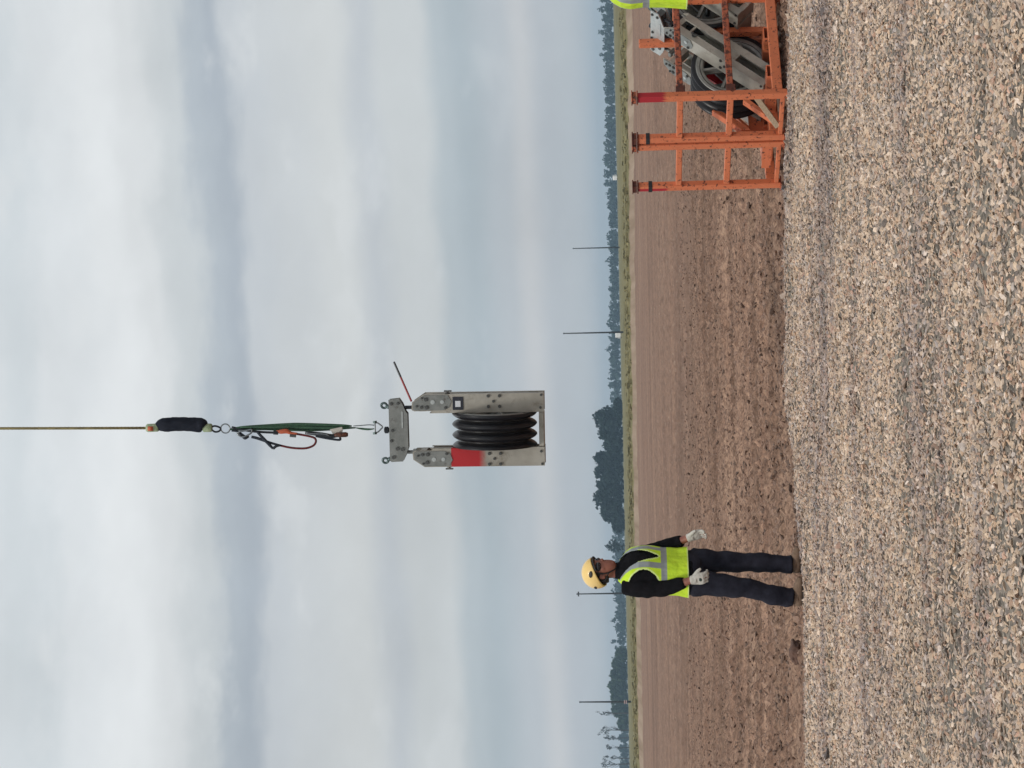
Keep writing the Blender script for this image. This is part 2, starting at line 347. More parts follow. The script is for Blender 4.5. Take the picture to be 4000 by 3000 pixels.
def soil_material():
    mt = bpy.data.materials.new('ploughed_soil'); mt.use_nodes = True; t = NT(mt.node_tree)
    pos = t.n('ShaderNodeNewGeometry').outputs['Position']; sp = t.n('ShaderNodeSeparateXYZ'); t.l(pos, sp.inputs[0])
    b = t.n('ShaderNodeBsdfPrincipled'); o = t.n('ShaderNodeOutputMaterial'); t.l(b.outputs[0], o.inputs[0])
    st = t.mapping(pos, (.35, 1.0, 1)); f1 = t.noise(st, 1.1, 6, .62)
    soil = t.ramp(f1, [(.30, (.235, .142, .102)), (.5, (.33, .214, .157)), (.72, (.42, .288, .212))])
    f2 = t.noise(t.mapping(pos, (1, 2.2, 1)), 9, 5, .65)
    soil = t.mix(t.ramp(f2, [(.38, (.85, .85, .85)), (.56, (0, 0, 0))]), soil, (.130, .078, .058, 1))
    soil = t.mix(t.ramp(t.noise(t.mapping(pos, (1, 2, 1)), 16, 4, .6), [(.62, (0, 0, 0)), (.70, (.6, .6, .6))]), soil, (.40, .31, .24, 1))
    band = t.ramp(t.noise(t.mapping(pos, (.035, .55, 1)), 1.3, 5, .65), [(.36, (.70, .67, .64)), (.50, (1.0, .98, .96)), (.64, (1.22, 1.18, 1.14))])
    fine = t.ramp(t.noise(t.mapping(pos, (1, 1.4, 1)), 24, 4, .7), [(.36, (.72, .70, .68)), (.5, (1, 1, 1)), (.64, (1.25, 1.22, 1.18))])
    soil = t.mix(1.0, soil, fine, 'MULTIPLY')
    mid = t.math('MULTIPLY', t.math('MULTIPLY_ADD', sp.outputs[1], 1 / 8, -26 / 8, clamp=True), .20)
    soil = t.mix(mid, soil, (.10, .062, .046, 1))
    soil = t.mix(1.0, soil, band, 'MULTIPLY')
    # beyond about 40 m the surface is a fine rolled tilth, pinker and more even
    wob = t.math('MULTIPLY', t.math('SUBTRACT', t.noise(t.mapping(pos, (.08, .08, 1)), 1, 3), .5), 14)
    yy = t.math('ADD', sp.outputs[1], t.math('ADD', wob, t.math('MULTIPLY', sp.outputs[0], .8)))
    far = t.math('MULTIPLY_ADD', yy, 1 / 5, -44 / 5, clamp=True)
    tilth = t.ramp(t.noise(t.mapping(pos, (.04, .02, 1)), 2, 5, .6), [(.3, (.225, .142, .106)), (.7, (.28, .187, .14))])
    tilth = t.mix(t.ramp(t.noise(t.mapping(pos, (1, .35, 1)), 2.6, 4, .6), [(.33, (.65, .65, .65)), (.52, (0, 0, 0))]), tilth, (.17, .105, .08, 1))
    tilth = t.mix(t.ramp(t.noise(t.mapping(pos, (1, .25, 1)), 5, 3, .6), [(.60, (0, 0, 0)), (.7, (.5, .5, .5))]), tilth, (.38, .30, .24, 1))
    tb = t.ramp(t.noise(t.mapping(pos, (.02, .10, 1)), 1.6, 5, .7), [(.36, (.80, .78, .76)), (.5, (1, .98, .96)), (.66, (1.16, 1.13, 1.08))])
    tilth = t.mix(1.0, tilth, tb, 'MULTIPLY')
    tf = t.ramp(t.noise(t.mapping(pos, (1, .22, 1)), 4.0, 5, .75), [(.36, (.78, .76, .74)), (.5, (.97, .96, .95)), (.64, (1.14, 1.11, 1.08))])
    tilth = t.mix(1.0, tilth, tf, 'MULTIPLY')
    col = t.mix(far, soil, tilth)
    # bank of dry clay and the grass above it
    bx = t.n('ShaderNodeAttribute', attribute_name='bank').outputs['Fac']
    bank = t.ramp(t.noise(t.mapping(pos, (.5, .02, .3)), 1.3, 4, .6), [(.35, (.24, .17, .115)), (.65, (.36, .27, .20))])
    gr = t.ramp(t.noise(t.mapping(pos, (.10, .012, .1)), 1.6, 5, .6), [(.28, (.12, .108, .046)), (.5, (.18, .158, .072)), (.75, (.235, .203, .10))])
    spt = t.ramp(t.noise(t.mapping(pos, (.6, .1, .3)), 1.0, 4, .65), [(.38, (.7, .7, .7)), (.5, (0, 0, 0))])
    gr = t.mix(t.math('MULTIPLY', spt, .3), gr, (.055, .050, .025, 1))
    col = t.mix(t.math('MULTIPLY_ADD', bx, 12, -.6, clamp=True), col, bank)
    rag = t.math('MULTIPLY', t.math('SUBTRACT', t.noise(t.mapping(pos, (.35, .05, .3)), 1.0, 4, .7), .5), .5)
    col = t.mix(t.math('MULTIPLY_ADD', t.math('ADD', bx, rag), 9, -5.2, clamp=True), col, gr)
    t.l(col, b.inputs['Base Color']); b.inputs['Roughness'].default_value = .95; b.inputs['Specular IOR Level'].default_value = .15
    bp = t.n('ShaderNodeBump'); bp.inputs['Strength'].default_value = .9; bp.inputs['Distance'].default_value = .04
    t.l(t.noise(t.mapping(pos, (1, 1.6, 1)), 11, 6, .7), bp.inputs['Height']); t.l(bp.outputs[0], b.inputs['Normal'])
    return mt
ys = np.concatenate([np.linspace(10, 16.4, 8), 16.4 + 1.0 * np.cumsum(np.full(420, .028) * np.linspace(1, 3.2, 420)),])
y = ys[-1]; more = []
while y < 3600: y *= 1.006 if y < 300 else 1.03; more.append(y)
ys = np.concatenate([ys, more]); nx = 520
tt = np.linspace(-1, 1, nx); tt = np.sign(tt) * (np.abs(tt) * .72 + .28 * np.abs(tt) ** 6)
half = 5.6 + (ys - 16.4).clip(0) * .42
half = np.where(ys < 16.4, 5.6, half)
X = tt[None, :] * half[:, None]; Yg = np.repeat(ys[:, None], nx, 1)
Z = field_h(X, Yg); Z = np.where(Yg < edge_y(X) - .3, -.3, Z)
field = grid_mesh('field', X, Yg, Z, soil_material()); tag(field, kind='structure')
bb = np.clip((Yg - bank_y(X)) / 9, 0, 1)
bb = np.where(bb >= 1, 1, bb); at = field.data.attributes.new('bank', 'FLOAT', 'POINT'); at.data.foreach_set('value', bb.ravel())
# one plain sheet under everything, out to the horizon
bm = bmesh.new(); box(bm, (0, 1500, -.42), (9000, 7000, .2))
for f in [f for f in bm.faces if f.normal.z < .5]: bm.faces.remove(f)
tag(obj('ground', bm, mat('subsoil', (.26, .18, .13), (.2, .13, .10), .95, scale=.4)), kind='structure')

def gravel_base_material():
    mt = bpy.data.materials.new('gravel_bed'); mt.use_nodes = True; t = NT(mt.node_tree)
    pos = t.n('ShaderNodeNewGeometry').outputs['Position']
    b = t.n('ShaderNodeBsdfPrincipled'); o = t.n('ShaderNodeOutputMaterial'); t.l(b.outputs[0], o.inputs[0])
    vo = t.n('ShaderNodeTexVoronoi'); t.l(pos, vo.inputs['Vector']); vo.inputs['Scale'].default_value = 42
    sp = t.n('ShaderNodeSeparateColor'); t.l(vo.outputs['Color'], sp.inputs[0])
    c = t.ramp(sp.outputs[0], [(0, (.08, .068, .055)), (.3, (.16, .135, .11)), (.7, (.25, .21, .17)), (1, (.34, .30, .24))])
    dk = t.ramp(t.noise(t.mapping(pos, (.5, 1, 1)), 1.2, 4, .6), [(.3, (.7, .68, .66)), (.6, (1, 1, 1))])
    t.l(t.mix(1.0, c, dk, 'MULTIPLY'), b.inputs['Base Color']); b.inputs['Roughness'].default_value = .9
    bp = t.n('ShaderNodeBump'); bp.invert = True; bp.inputs['Strength'].default_value = 1; bp.inputs['Distance'].default_value = .015
    t.l(vo.outputs['Distance'], bp.inputs['Height']); t.l(bp.outputs[0], b.inputs['Normal'])
    return mt
gx = np.linspace(-8.5, 8.5, 480); gy = np.concatenate([np.linspace(-6, 6, 40), np.linspace(6.03, 18.6, 420)])
GX, GY = np.meshgrid(gx, gy)
gravel_bed = grid_mesh('gravel_bed', GX, GY, gravel_h(GX, GY), gravel_base_material()); tag(gravel_bed, kind='structure')

# loose stones: real stones laid on the bed with geometry nodes
def stone_mesh(seed, flat=.55, lumpy=.35):
    r = random.Random(seed); bm = bmesh.new(); bmesh.ops.create_icosphere(bm, subdivisions=2 if seed < 3 else 1, radius=1)
    off = Vector((r.random() * 50, r.random() * 50, 0)); sx, sy = 1, r.uniform(.6, .9)
    planes = [(Vector((r.uniform(-1, 1), r.uniform(-1, 1), r.uniform(-1, 1))).normalized(), r.uniform(.55, .85)) for _ in range(7)]
    for v in bm.verts:
        v.co *= 1 + lumpy * mnoise.noise(v.co * 1.3 + off)
        for n, d in planes:
            k = v.co.dot(n) - d
            if k > 0: v.co -= n * k * .9
        v.co.x *= sx; v.co.y *= sy; v.co.z *= flat
    me = bpy.data.meshes.new('stone'); bm.to_mesh(me); bm.free(); return me
def stone_material():
    mt = bpy.data.materials.new('stones'); mt.use_nodes = True; t = NT(mt.node_tree)
    b = t.n('ShaderNodeBsdfPrincipled'); o = t.n('ShaderNodeOutputMaterial'); t.l(b.outputs[0], o.inputs[0])
    a = t.n('ShaderNodeAttribute', attribute_name='tint', attribute_type='INSTANCER')
    tcn = t.n('ShaderNodeTexCoord').outputs['Object']
    f = t.ramp(t.noise(tcn, 2.2, 5, .6), [(.3, (.72, .70, .68)), (.65, (1.12, 1.12, 1.12))])
    t.l(t.mix(1.0, a.outputs['Color'], f, 'MULTIPLY'), b.inputs['Base Color'])
    b.inputs['Roughness'].default_value = .75; b.inputs['Specular IOR Level'].default_value = .35
    return mt
def scatter(name, pts, rots, scales, tints, meshes, material, smooth=False):
    """one point per stone; geometry nodes put a stone on each point"""
    me = bpy.data.meshes.new(name); me.vertices.add(len(pts)); me.vertices.foreach_set('co', pts.astype(np.float32).ravel())
    a = me.attributes.new('rot', 'FLOAT_VECTOR', 'POINT'); a.data.foreach_set('vector', rots.astype(np.float32).ravel())
    a = me.attributes.new('scl', 'FLOAT_VECTOR', 'POINT'); a.data.foreach_set('vector', scales.astype(np.float32).ravel())
    a = me.attributes.new('tint', 'FLOAT_COLOR', 'POINT'); a.data.foreach_set('color', np.concatenate([tints, np.ones((len(pts), 1))], 1).astype(np.float32).ravel())
    a = me.attributes.new('kind_id', 'INT', 'POINT'); a.data.foreach_set('value', rng.integers(0, len(meshes), len(pts)).astype(np.int32))
    o = put(name, me)
    ng = bpy.data.node_groups.new(name, 'GeometryNodeTree')
    ng.interface.new_socket('Geometry', in_out='INPUT', socket_type='NodeSocketGeometry')
    ng.interface.new_socket('Geometry', in_out='OUTPUT', socket_type='NodeSocketGeometry')
    N = ng.nodes; L = ng.links; gi = N.new('NodeGroupInput'); go = N.new('NodeGroupOutput')
    g2i = N.new('GeometryNodeGeometryToInstance')
    for k, mm in enumerate(meshes):
        mm.materials.append(material)
        if smooth: mm.polygons.foreach_set('use_smooth', [True] * len(mm.polygons))
        so = bpy.data.objects.new(name + '_piece', mm)
        oi = N.new('GeometryNodeObjectInfo'); oi.inputs['Object'].default_value = so; oi.inputs['As Instance'].default_value = True
        L.new(oi.outputs['Geometry'], g2i.inputs[0])
    iop = N.new('GeometryNodeInstanceOnPoints'); L.new(gi.outputs[0], iop.inputs['Points']); L.new(g2i.outputs[0], iop.inputs['Instance'])
    iop.inputs['Pick Instance'].default_value = True
    def na(nm, ty):
        x = N.new('GeometryNodeInputNamedAttribute'); x.data_type = ty; x.inputs[0].default_value = nm; return x.outputs[0]
    L.new(na('kind_id', 'INT'), iop.inputs['Instance Index'])
    L.new(na('rot', 'FLOAT_VECTOR'), iop.inputs['Rotation']); L.new(na('scl', 'FLOAT_VECTOR'), iop.inputs['Scale'])
    L.new(iop.outputs[0], go.inputs[0])
    md = o.modifiers.new('scatter', 'NODES'); md.node_group = ng
    return o
def lay_gravel(name, n, y0, y1, smin, smax, power, seedoff=0, edge_bias=False, big=False):
    yy = rng.uniform(y0, y1, n * 2); hw = .205 * yy + 1.3
    xx = rng.uniform(-1, 1, n * 2) * 5.0; keep = (np.abs(xx) < hw)
    xx, yy = xx[keep][:n], yy[keep][:n]
    ed = edge_y(xx) - yy
    keep = ed > -rng.exponential(.11, len(xx)) + .06 + .10 * rng.random(len(xx)); xx, yy, ed = xx[keep], yy[keep], ed[keep]
    if not big:                                              # thin patches where sand shows
        thin = fbm(xx * 1.3, yy * 1.6, 77, 3); keep = rng.random(len(xx)) < np.clip(1.35 - (thin - .50).clip(0) * 3.2, .35, 1); xx, yy, ed = xx[keep], yy[keep], ed[keep]
    k = len(xx); s = (smin + (smax - smin) * rng.random(k) ** power) * (1 + .40 * np.clip((yy - 10) / 7, 0, 1))
    z = gravel_h(xx, yy) + s * .10
    z = np.where(ed < 0, field_h(xx, yy) + .004, z)
    pal = np.array([(.46, .375, .275), (.52, .43, .31), (.39, .335, .27), (.27, .245, .215), (.60, .52, .41), (.48, .355, .235), (.29, .20, .14), (.39, .375, .345), (.12, .115, .11), (.66, .60, .51), (.48, .32, .235)])
    pr = np.array([.18, .15, .14, .12, .09, .08, .07, .06, .055, .035, .025]); pr = pr / pr.sum()
    ci = rng.choice(len(pal), k, p=pr); tint = (pal[ci] * .80 + np.array([.40, .345, .28]) * .20) * np.array([1.13, 1.03, 1.02]) * rng.uniform(.80, 1.12, (k, 1))
    patch = fbm(xx * .7, yy * 1.1, 91, 3); tint *= (.96 + .30 * patch)[:, None]
    lane = np.exp(-((ed - 3.3 - .25 * np.sin(xx * .9)) / .38) ** 2) * np.clip(.55 + xx * .18, .15, 1) + .55 * np.exp(-((ed - .35) / .35) ** 2) + .8 * np.clip((fbm(xx * .5, yy * 2.6, 93, 3) - .53) * 6, 0, 1)
    dustw = 1 - .34 * np.clip(lane, 0, 1); tint = tint * dustw[:, None]; tint[:, 2] *= 1 + .10 * np.clip(lane, 0, 1)
    rot = np.stack([rng.normal(0, .5, k), rng.normal(0, .5, k), rng.uniform(0, 6.28, k)], 1)
    scl = np.stack([s * rng.uniform(.95, 1.6, k), s * rng.uniform(.75, 1.1, k), s * rng.uniform(.45, .85, k)], 1)
    return scatter(name, np.stack([xx, yy, z], 1), rot, scl, tint, [stone_mesh(seedoff + q, random.uniform(.45, .7)) for q in range(7)], stone_mat)
stone_mat = stone_material()
g1 = lay_gravel('gravel', 215000, 6.2, 18.4, .0075, .0215, 1.5, 3)
tag(g1, 'pale mixed gravel spread over the ground in front of the field', 'gravel', kind='stuff')
g2 = lay_gravel('stones', 2600, 6.2, 18.4, .018, .036, 2.6, 30, big=True)
tag(g2, 'larger loose stones lying scattered on the gravel', 'stones', kind='stuff')
# clods on the ploughed field
n = 70000; yy = 16.6 + 34 * rng.random(n) ** 1.5; xx = rng.uniform(-1, 1, n) * (.205 * yy + 1.2)
kp = (yy - edge_y(xx)) > -.02; xx, yy = xx[kp], yy[kp]; n = len(xx)
lump = fbm(xx * .6, yy * 2.0, 55, 3); kp = rng.random(n) < np.clip((lump - .38) * 4, .05, 1); xx, yy = xx[kp], yy[kp]; n = len(xx)
s = .008 + .030 * rng.random(n) ** 3
tint = np.array([(.225, .145, .108)]) * rng.uniform(.42, 1.40, (n, 1))
cl = scatter('clods', np.stack([xx, yy, field_h(xx, yy) + s * .1], 1), np.stack([rng.normal(0, .5, n), rng.normal(0, .5, n), rng.uniform(0, 6.28, n)], 1),
             np.stack([s * 1.3, s, s * .8], 1), tint, [stone_mesh(60 + q, .7, .6) for q in range(5)], stone_mat)
tag(cl, 'brown earth clods strewn over the ploughed field', 'soil clods', kind='stuff')
# tufts of rough grass along the bank and the meadow edge
def grass_tufts():
    bm = bmesh.new(); r = random.Random(3)
    for i in range(1700):
        x = r.uniform(-75, 62); yb = float(bank_y(x)); y = yb + 6 + abs(r.gauss(0, 5)) if r.random() < .6 else yb + r.uniform(8, 120)
        z = float(field_h(np.array(x), np.array(y))); h = r.uniform(.06, .20) * (1.5 if r.random() < .08 else 1); wd = r.uniform(.15, .5)
        for k in range(3):
            a = r.uniform(0, math.pi); c = Vector((x + r.uniform(-.3, .3), y + r.uniform(-.3, .3), z - .03)); d = Vector((math.cos(a), math.sin(a), 0)) * wd
            tip = Vector((r.uniform(-.1, .1), r.uniform(-.1, .1), h))
            bm.faces.new([bm.verts.new(c - d), bm.verts.new(c + d), bm.verts.new(c + d * .5 + tip), bm.verts.new(c - d * .6 + tip * .9)])
    o = obj('grass', bm, leaf_mat('dry_grass', (.22, .19, .095)))
    return tag(o, 'rough olive grass growing on the bank beyond the field', 'grass', kind='stuff')
grass_tufts()
# ------------------------------------------------------------------ far trees, poles and vehicles
def leaf_clumps(bm, r, c, rad, n, s):
    for i in range(n):
        d = Vector((r.gauss(0, 1), r.gauss(0, 1), r.gauss(0, 1))).normalized() * (r.random() ** .4)
        p = Vector(c) + Vector((d.x * rad[0], d.y * rad[1], d.z * rad[2]))
        q = s * r.uniform(.6, 1.3); a = Vector((r.gauss(0, 1), r.gauss(0, 1), r.gauss(0, 1))).normalized(); b = a.orthogonal().normalized()
        e = a.cross(b); bm.faces.new([bm.verts.new(p + (b * sx + e * sy * .7) * q * r.uniform(.6, 1.2)) for sx, sy in ((-1, -.6), (.7, -1), (1, .7), (-.5, 1))])
def tree(name, u_top, v, u_base, half_px, d, mt, label, group, seed, sparse=False, leaf=.62, n=520):
    """broadleaf tree whose crown top stands at u_top; half_px: half the crown width"""
    r = random.Random(seed); base = P(u_base, v, d); top = P(u_top, v, d); H = top.z - base.z; hw = half_px * d / FPX
    t = empty(name, base, label, 'tree', group)
    bm = bmesh.new(); th = H * (.75 if sparse else .6)
    lean = Vector((r.uniform(-.4, .4), r.uniform(-.4, .4), 0))
    tube(bm, [Vector((0, 0, -.4)), Vector((0, 0, th * .5)) + lean * .4, Vector((0, 0, th)) + lean], [H * .022, H * .016, H * .007], 7)
    for k in range(7):
        a = r.uniform(0, 6.28); z0 = th * r.uniform(.35, .8); L = hw * r.uniform(.5, .9)
        p0 = lean * (z0 / th) + Vector((0, 0, z0)); p1 = p0 + Vector((math.cos(a) * L, math.sin(a) * L, H * r.uniform(.12, .3)))
        tube(bm, [p0, (p0 + p1) / 2 + Vector((0, 0, -.1)), p1], [H * .009, H * .006, H * .003], 5)
    obj('trunk', bm, M['bark'], t)
    bm = bmesh.new(); nl = r.randint(8, 11)
    if sparse:
        for k in range(nl):
            a = r.uniform(0, 6.28); rr = hw * r.uniform(.1, .8); z = H * r.uniform(.6, .97)
            leaf_clumps(bm, r, (math.cos(a) * rr, math.sin(a) * rr, z), (hw * .28, hw * .28, H * .07), 18, leaf * .45)
    else:
        leaf_clumps(bm, r, (0, 0, H * .46), (hw * 1.25, hw * .9, H * .46), int(n * .8), leaf * 1.15)
        for k in range(nl):
            a = r.uniform(0, 6.28); rr = hw * r.uniform(.15, .75); z = H * r.uniform(.45, .90); sc_ = 1 - .25 * (z / H)
            leaf_clumps(bm, r, (math.cos(a) * rr * 1.1, math.sin(a) * rr, z - H * .03), (hw * .55 * sc_, hw * .5, H * .11), n // nl, leaf * .8)
        for k in range(9):
            a = r.uniform(-.4, math.pi + .4); q = r.uniform(.85, 1.12); leaf_clumps(bm, r, (math.cos(a) * hw * 1.15 * q, r.uniform(-.3, .3) * hw, H * (.48 + .44 * math.sin(max(a, .0)) * q)), (hw * .16, hw * .16, H * .045), 16, leaf * .55)
        leaf_clumps(bm, r, (lean.x, lean.y, H * .86), (hw * .35, hw * .35, H * .13), 40, leaf * .7)
    obj('crown', bm, mt, t)
    return t
tl = [(1592, 2392, 26, 'low rounded dark tree at the right end of the dark clump, beside the hanging block'),
      (1632, 2312, 30, 'tall ragged dark tree, first tall one at the right of the dark clump'),
      (1688, 2330, 30, 'dark tree of the clump just left of its tallest right-hand tree'),
      (1742, 2350, 28, 'shorter dark tree in the dip at the middle of the dark clump'),
      (1792, 2312, 27, 'dark tree with a pointed uneven top, left of the dip in the clump'),
      (1842, 2318, 30, 'dark tree near the clump centre with a fringe of leaves on top'),
      (1896, 2322, 30, 'dark tree with gaps of sky in its crown, left of the clump centre'),
      (1950, 2313, 34, 'broad round dark tree, the widest crown at the left of the clump'),
      (2002, 2342, 26, 'sloping dark tree left of the widest crown in the clump'),
      (2044, 2388, 24, 'low dark shrubby tree at the left end of the dark clump')]
for i, (v, ut, hp, lb) in enumerate(tl):
    tree('broadleaf_tree', ut, v, 2424 + (v - 1500) * .0213 + 8, hp * 1.2, 880 + (i * 37 % 25), M['leaf_dark'], lb, 'trees of the dark clump beyond the field', 100 + i, leaf=.72, n=760)
tree('broadleaf_tree', 2362, 2132, 2440, 20, 930, M['leaf_dark'], 'thin-crowned tree rising just right of the standing worker\'s helmet', 'small trees on the skyline', 120, sparse=False, n=170, leaf=.5)
tl = [(2556, 2402, 24, 'small green tree at the right end of the left-hand grove'), (2596, 2386, 26, 'rounded green tree, second from the right in the left-hand grove'),
      (2640, 2378, 28, 'green tree forming the broad middle of the left-hand grove'), (2684, 2372, 26, 'tallest green tree of the left-hand grove, right of the nearest pole'),
      (2728, 2382, 24, 'green tree directly behind the nearest pole'), (2772, 2388, 26, 'green tree just left of the nearest pole'),
      (2822, 2408, 26, 'lower green tree at the left of the left-hand grove')]
for i, (v, ut, hp, lb) in enumerate(tl):
    tree('broadleaf_tree', ut, v, 2424 + (v - 1500) * .0213 + 5, hp, 1150 + (i * 31 % 40), M['leaf_mid'], lb, 'trees of the left-hand grove', 140 + i, leaf=.8, n=520)
for i, (v, ut, hp, lb) in enumerate([(2786, 2330, 15, 'bare spindly tree standing up behind the grove, beside the nearest pole'), (2852, 2336, 22, 'tallest spreading bare tree left of the nearest pole'),
                                     (2882, 2358, 14, 'small bare tree beside the spreading one'), (2920, 2362, 13, 'faint bare tree between two larger bare trees'),
                                     (2962, 2356, 14, 'slim bare tree near the left edge of the scene'), (2984, 2340, 20, 'spreading bare tree at the far left edge of the scene')]):
    tree('bare_tree', ut, v, 2424 + (v - 1500) * .0213 + 6, hp, 1000, M['twig'], lb, 'bare trees behind the left-hand grove', 170 + i, sparse=True)
# the far wood reads as one mass along the horizon
def far_wood():
    bm = bmesh.new(); r = random.Random(5)
    x = -420.0
    while x < 420:
        for row, (Y, hs) in enumerate(((1750, 1.0), (1690, .75))):
            h = (6.8 + 3.2 * vnoise(np.array(x / 45), np.array(row * 3.3), 8) + 2.0 * r.random()) * hs
            if r.random() < .10: h *= 1.35
            if x > 150: h *= 1.08
            c = (x + r.uniform(-2, 2), Y + r.uniform(-12, 12)); b = .9
            leaf_clumps(bm, r, (c[0], c[1], b + h * .42), (3.6, 3, h * .46), 26, 1.7)
            leaf_clumps(bm, r, (c[0] + r.uniform(-1, 1), c[1], b + h * .80), (r.uniform(1.2, 2.6), 2, h * .20), 16, .95)
        x += r.uniform(3.2, 5.2)
    return tag(obj('woodland', bm, M['leaf_far']), 'long hazy blue-green line of woods along the whole horizon', 'woodland', kind='stuff')
far_wood()
def pole(v, u_top, u_base, d, wpx, label, sign=False, cap=False):
    b = P(u_base, v, d); tp = P(u_top, v, d); H = (tp - b).length; rr = wpx * d / FPX / 2
    t = empty('utility_pole', b, label, 'pole', 'utility poles across the fields', rot=(0, ROLL * (0 if not sign else .3), 0))
    bm = bmesh.new(); tube(bm, [(0, 0, -.5), (0, 0, H * .5), (0, 0, H)], [rr * 1.25, rr, rr * .75], 10); obj('shaft', bm, M['pole'], t, smooth=True)
    bm = bmesh.new(); tube(bm, [(0, 0, H), (0, 0, H + .10), (0, 0, H + .25)], [rr * 1.0, rr * 1.3, rr * .3], 8)
    if cap: box(bm, (0, 0, H - .2), (rr * 6, rr * 2, .28))
    obj('top_fitting', bm, M['pole'], t)
    if sign:
        s = d / FPX
        for k in (-1, 1):
            bm = bmesh.new(); box(bm, (0, -rr * 1.5, (2480 - 2442) * s + k * 3.5 * s), (14 * s, .03, 4.0 * s)); obj('sign_band', bm, mat('sign_pink', (.48, .34, .34), rough=.6), t)
    return t
pole(966, 2240, 2432, 640, 5, 'thin pole rising above the far woods, the one nearest the orange crates', )
pole(1297, 2204, 2450, 420, 6, 'tall thin pole standing by the small white vehicle, right of the hanging block')
pole(2317, 2256, 2468, 430, 6, 'grey pole standing directly behind the standing worker', cap=True)
pole(2741, 2267, 2481, 428, 7, 'dark pole at the left with two pale bands low on its shaft', sign=True)
# two small white vans far off on the track
def van(loc, yaw, L, label):
    t = empty('parked_van', loc, label, 'van', 'white vans far off beyond the field', rot=(0, 0, yaw)); s = L / 5.0
    side = [(-2.5, .35), (-2.5, 2.0), (-2.3, 2.3), (1.1, 2.3), (1.8, 1.45), (2.45, 1.2), (2.5, .35)]
    bm = bmesh.new(); prism(bm, [(x * s, z * s) for x, z in side], lambda x, y, d: Vector((x, d, y)), -.95 * s, .95 * s); obj('body', bm, M['van'], t, bevel=.05)
    for sgn in (-1, 1):
        bm = bmesh.new(); prism(bm, [(.2 * s, 1.45 * s), (.2 * s, 2.05 * s), (1.05 * s, 2.05 * s), (1.55 * s, 1.45 * s)], lambda x, y, d: Vector((x, d, y)), sgn * .955 * s, sgn * .97 * s); obj('side_window', bm, M['glass'], t)
        for x in (-1.6, 1.6):
            bm = bmesh.new(); tube(bm, [(x * s, sgn * .80 * s, .34 * s), (x * s, sgn * .98 * s, .34 * s)], .34 * s, 14); obj('wheel', bm, M['tyre'], t)
    bm = bmesh.new(); prism(bm, [(1.16 * s, 2.24 * s), (1.80 * s, 1.50 * s), (1.83 * s, 1.54 * s), (1.19 * s, 2.28 * s)], lambda x, y, d: Vector((x, d, y)), -.8 * s, .8 * s); obj('windscreen', bm, M['glass'], t)
    return t
def ground_at(v, d):
    q = P(2430, v, d); q.z = float(field_h(np.array(q.x), np.array(q.y))) + .02; return q
van(ground_at(692, 760), R(75), 3.9, 'small white van parked far beyond the orange crates below the woods')
van(ground_at(1309, 640), R(95), 4.2, 'small white van parked beside the tall thin pole right of the hanging block')
#@@PART2
# ------------------------------------------------------------------ orange steel crates
def painted_post_material(name, z0, xcut=None):
    """orange post whose top has been painted red down to about z0"""
    mt = bpy.data.materials.new(name); mt.use_nodes = True; t = NT(mt.node_tree)
    tcn = t.n('ShaderNodeTexCoord').outputs['Object']; sp = t.n('ShaderNodeSeparateXYZ'); t.l(tcn, sp.inputs[0])
    b = t.n('ShaderNodeBsdfPrincipled'); o = t.n('ShaderNodeOutputMaterial'); t.l(b.outputs[0], o.inputs[0])
    base = t.ramp(t.noise(tcn, 9, 5, .6), [(.35, ORANGE), (.65, (.60, .165, .070))])
    rust = t.ramp(t.noise(tcn, 26, 5, .65, .3), [(.565, (0, 0, 0)), (.65, (1, 1, 1))])
    f = t.math('MULTIPLY_ADD', t.math('ADD', sp.outputs[2], t.math('MULTIPLY', t.math('SUBTRACT', t.noise(t.mapping(tcn, (60, 60, 4)), 1, 3), .5), .14)), 30, -30 * z0, clamp=True)
    if xcut is not None: f = t.math('MULTIPLY', f, t.math('GREATER_THAN', sp.outputs[1], xcut))
    col = t.mix(f, t.mix(rust, base, (*RUST, 1)), (.40, .012, .022, 1))
    t.l(col, b.inputs['Base Color']); b.inputs['Roughness'].default_value = .55
    return mt
CRA = G(3081, 366); CYAW = R(35); PS = .066
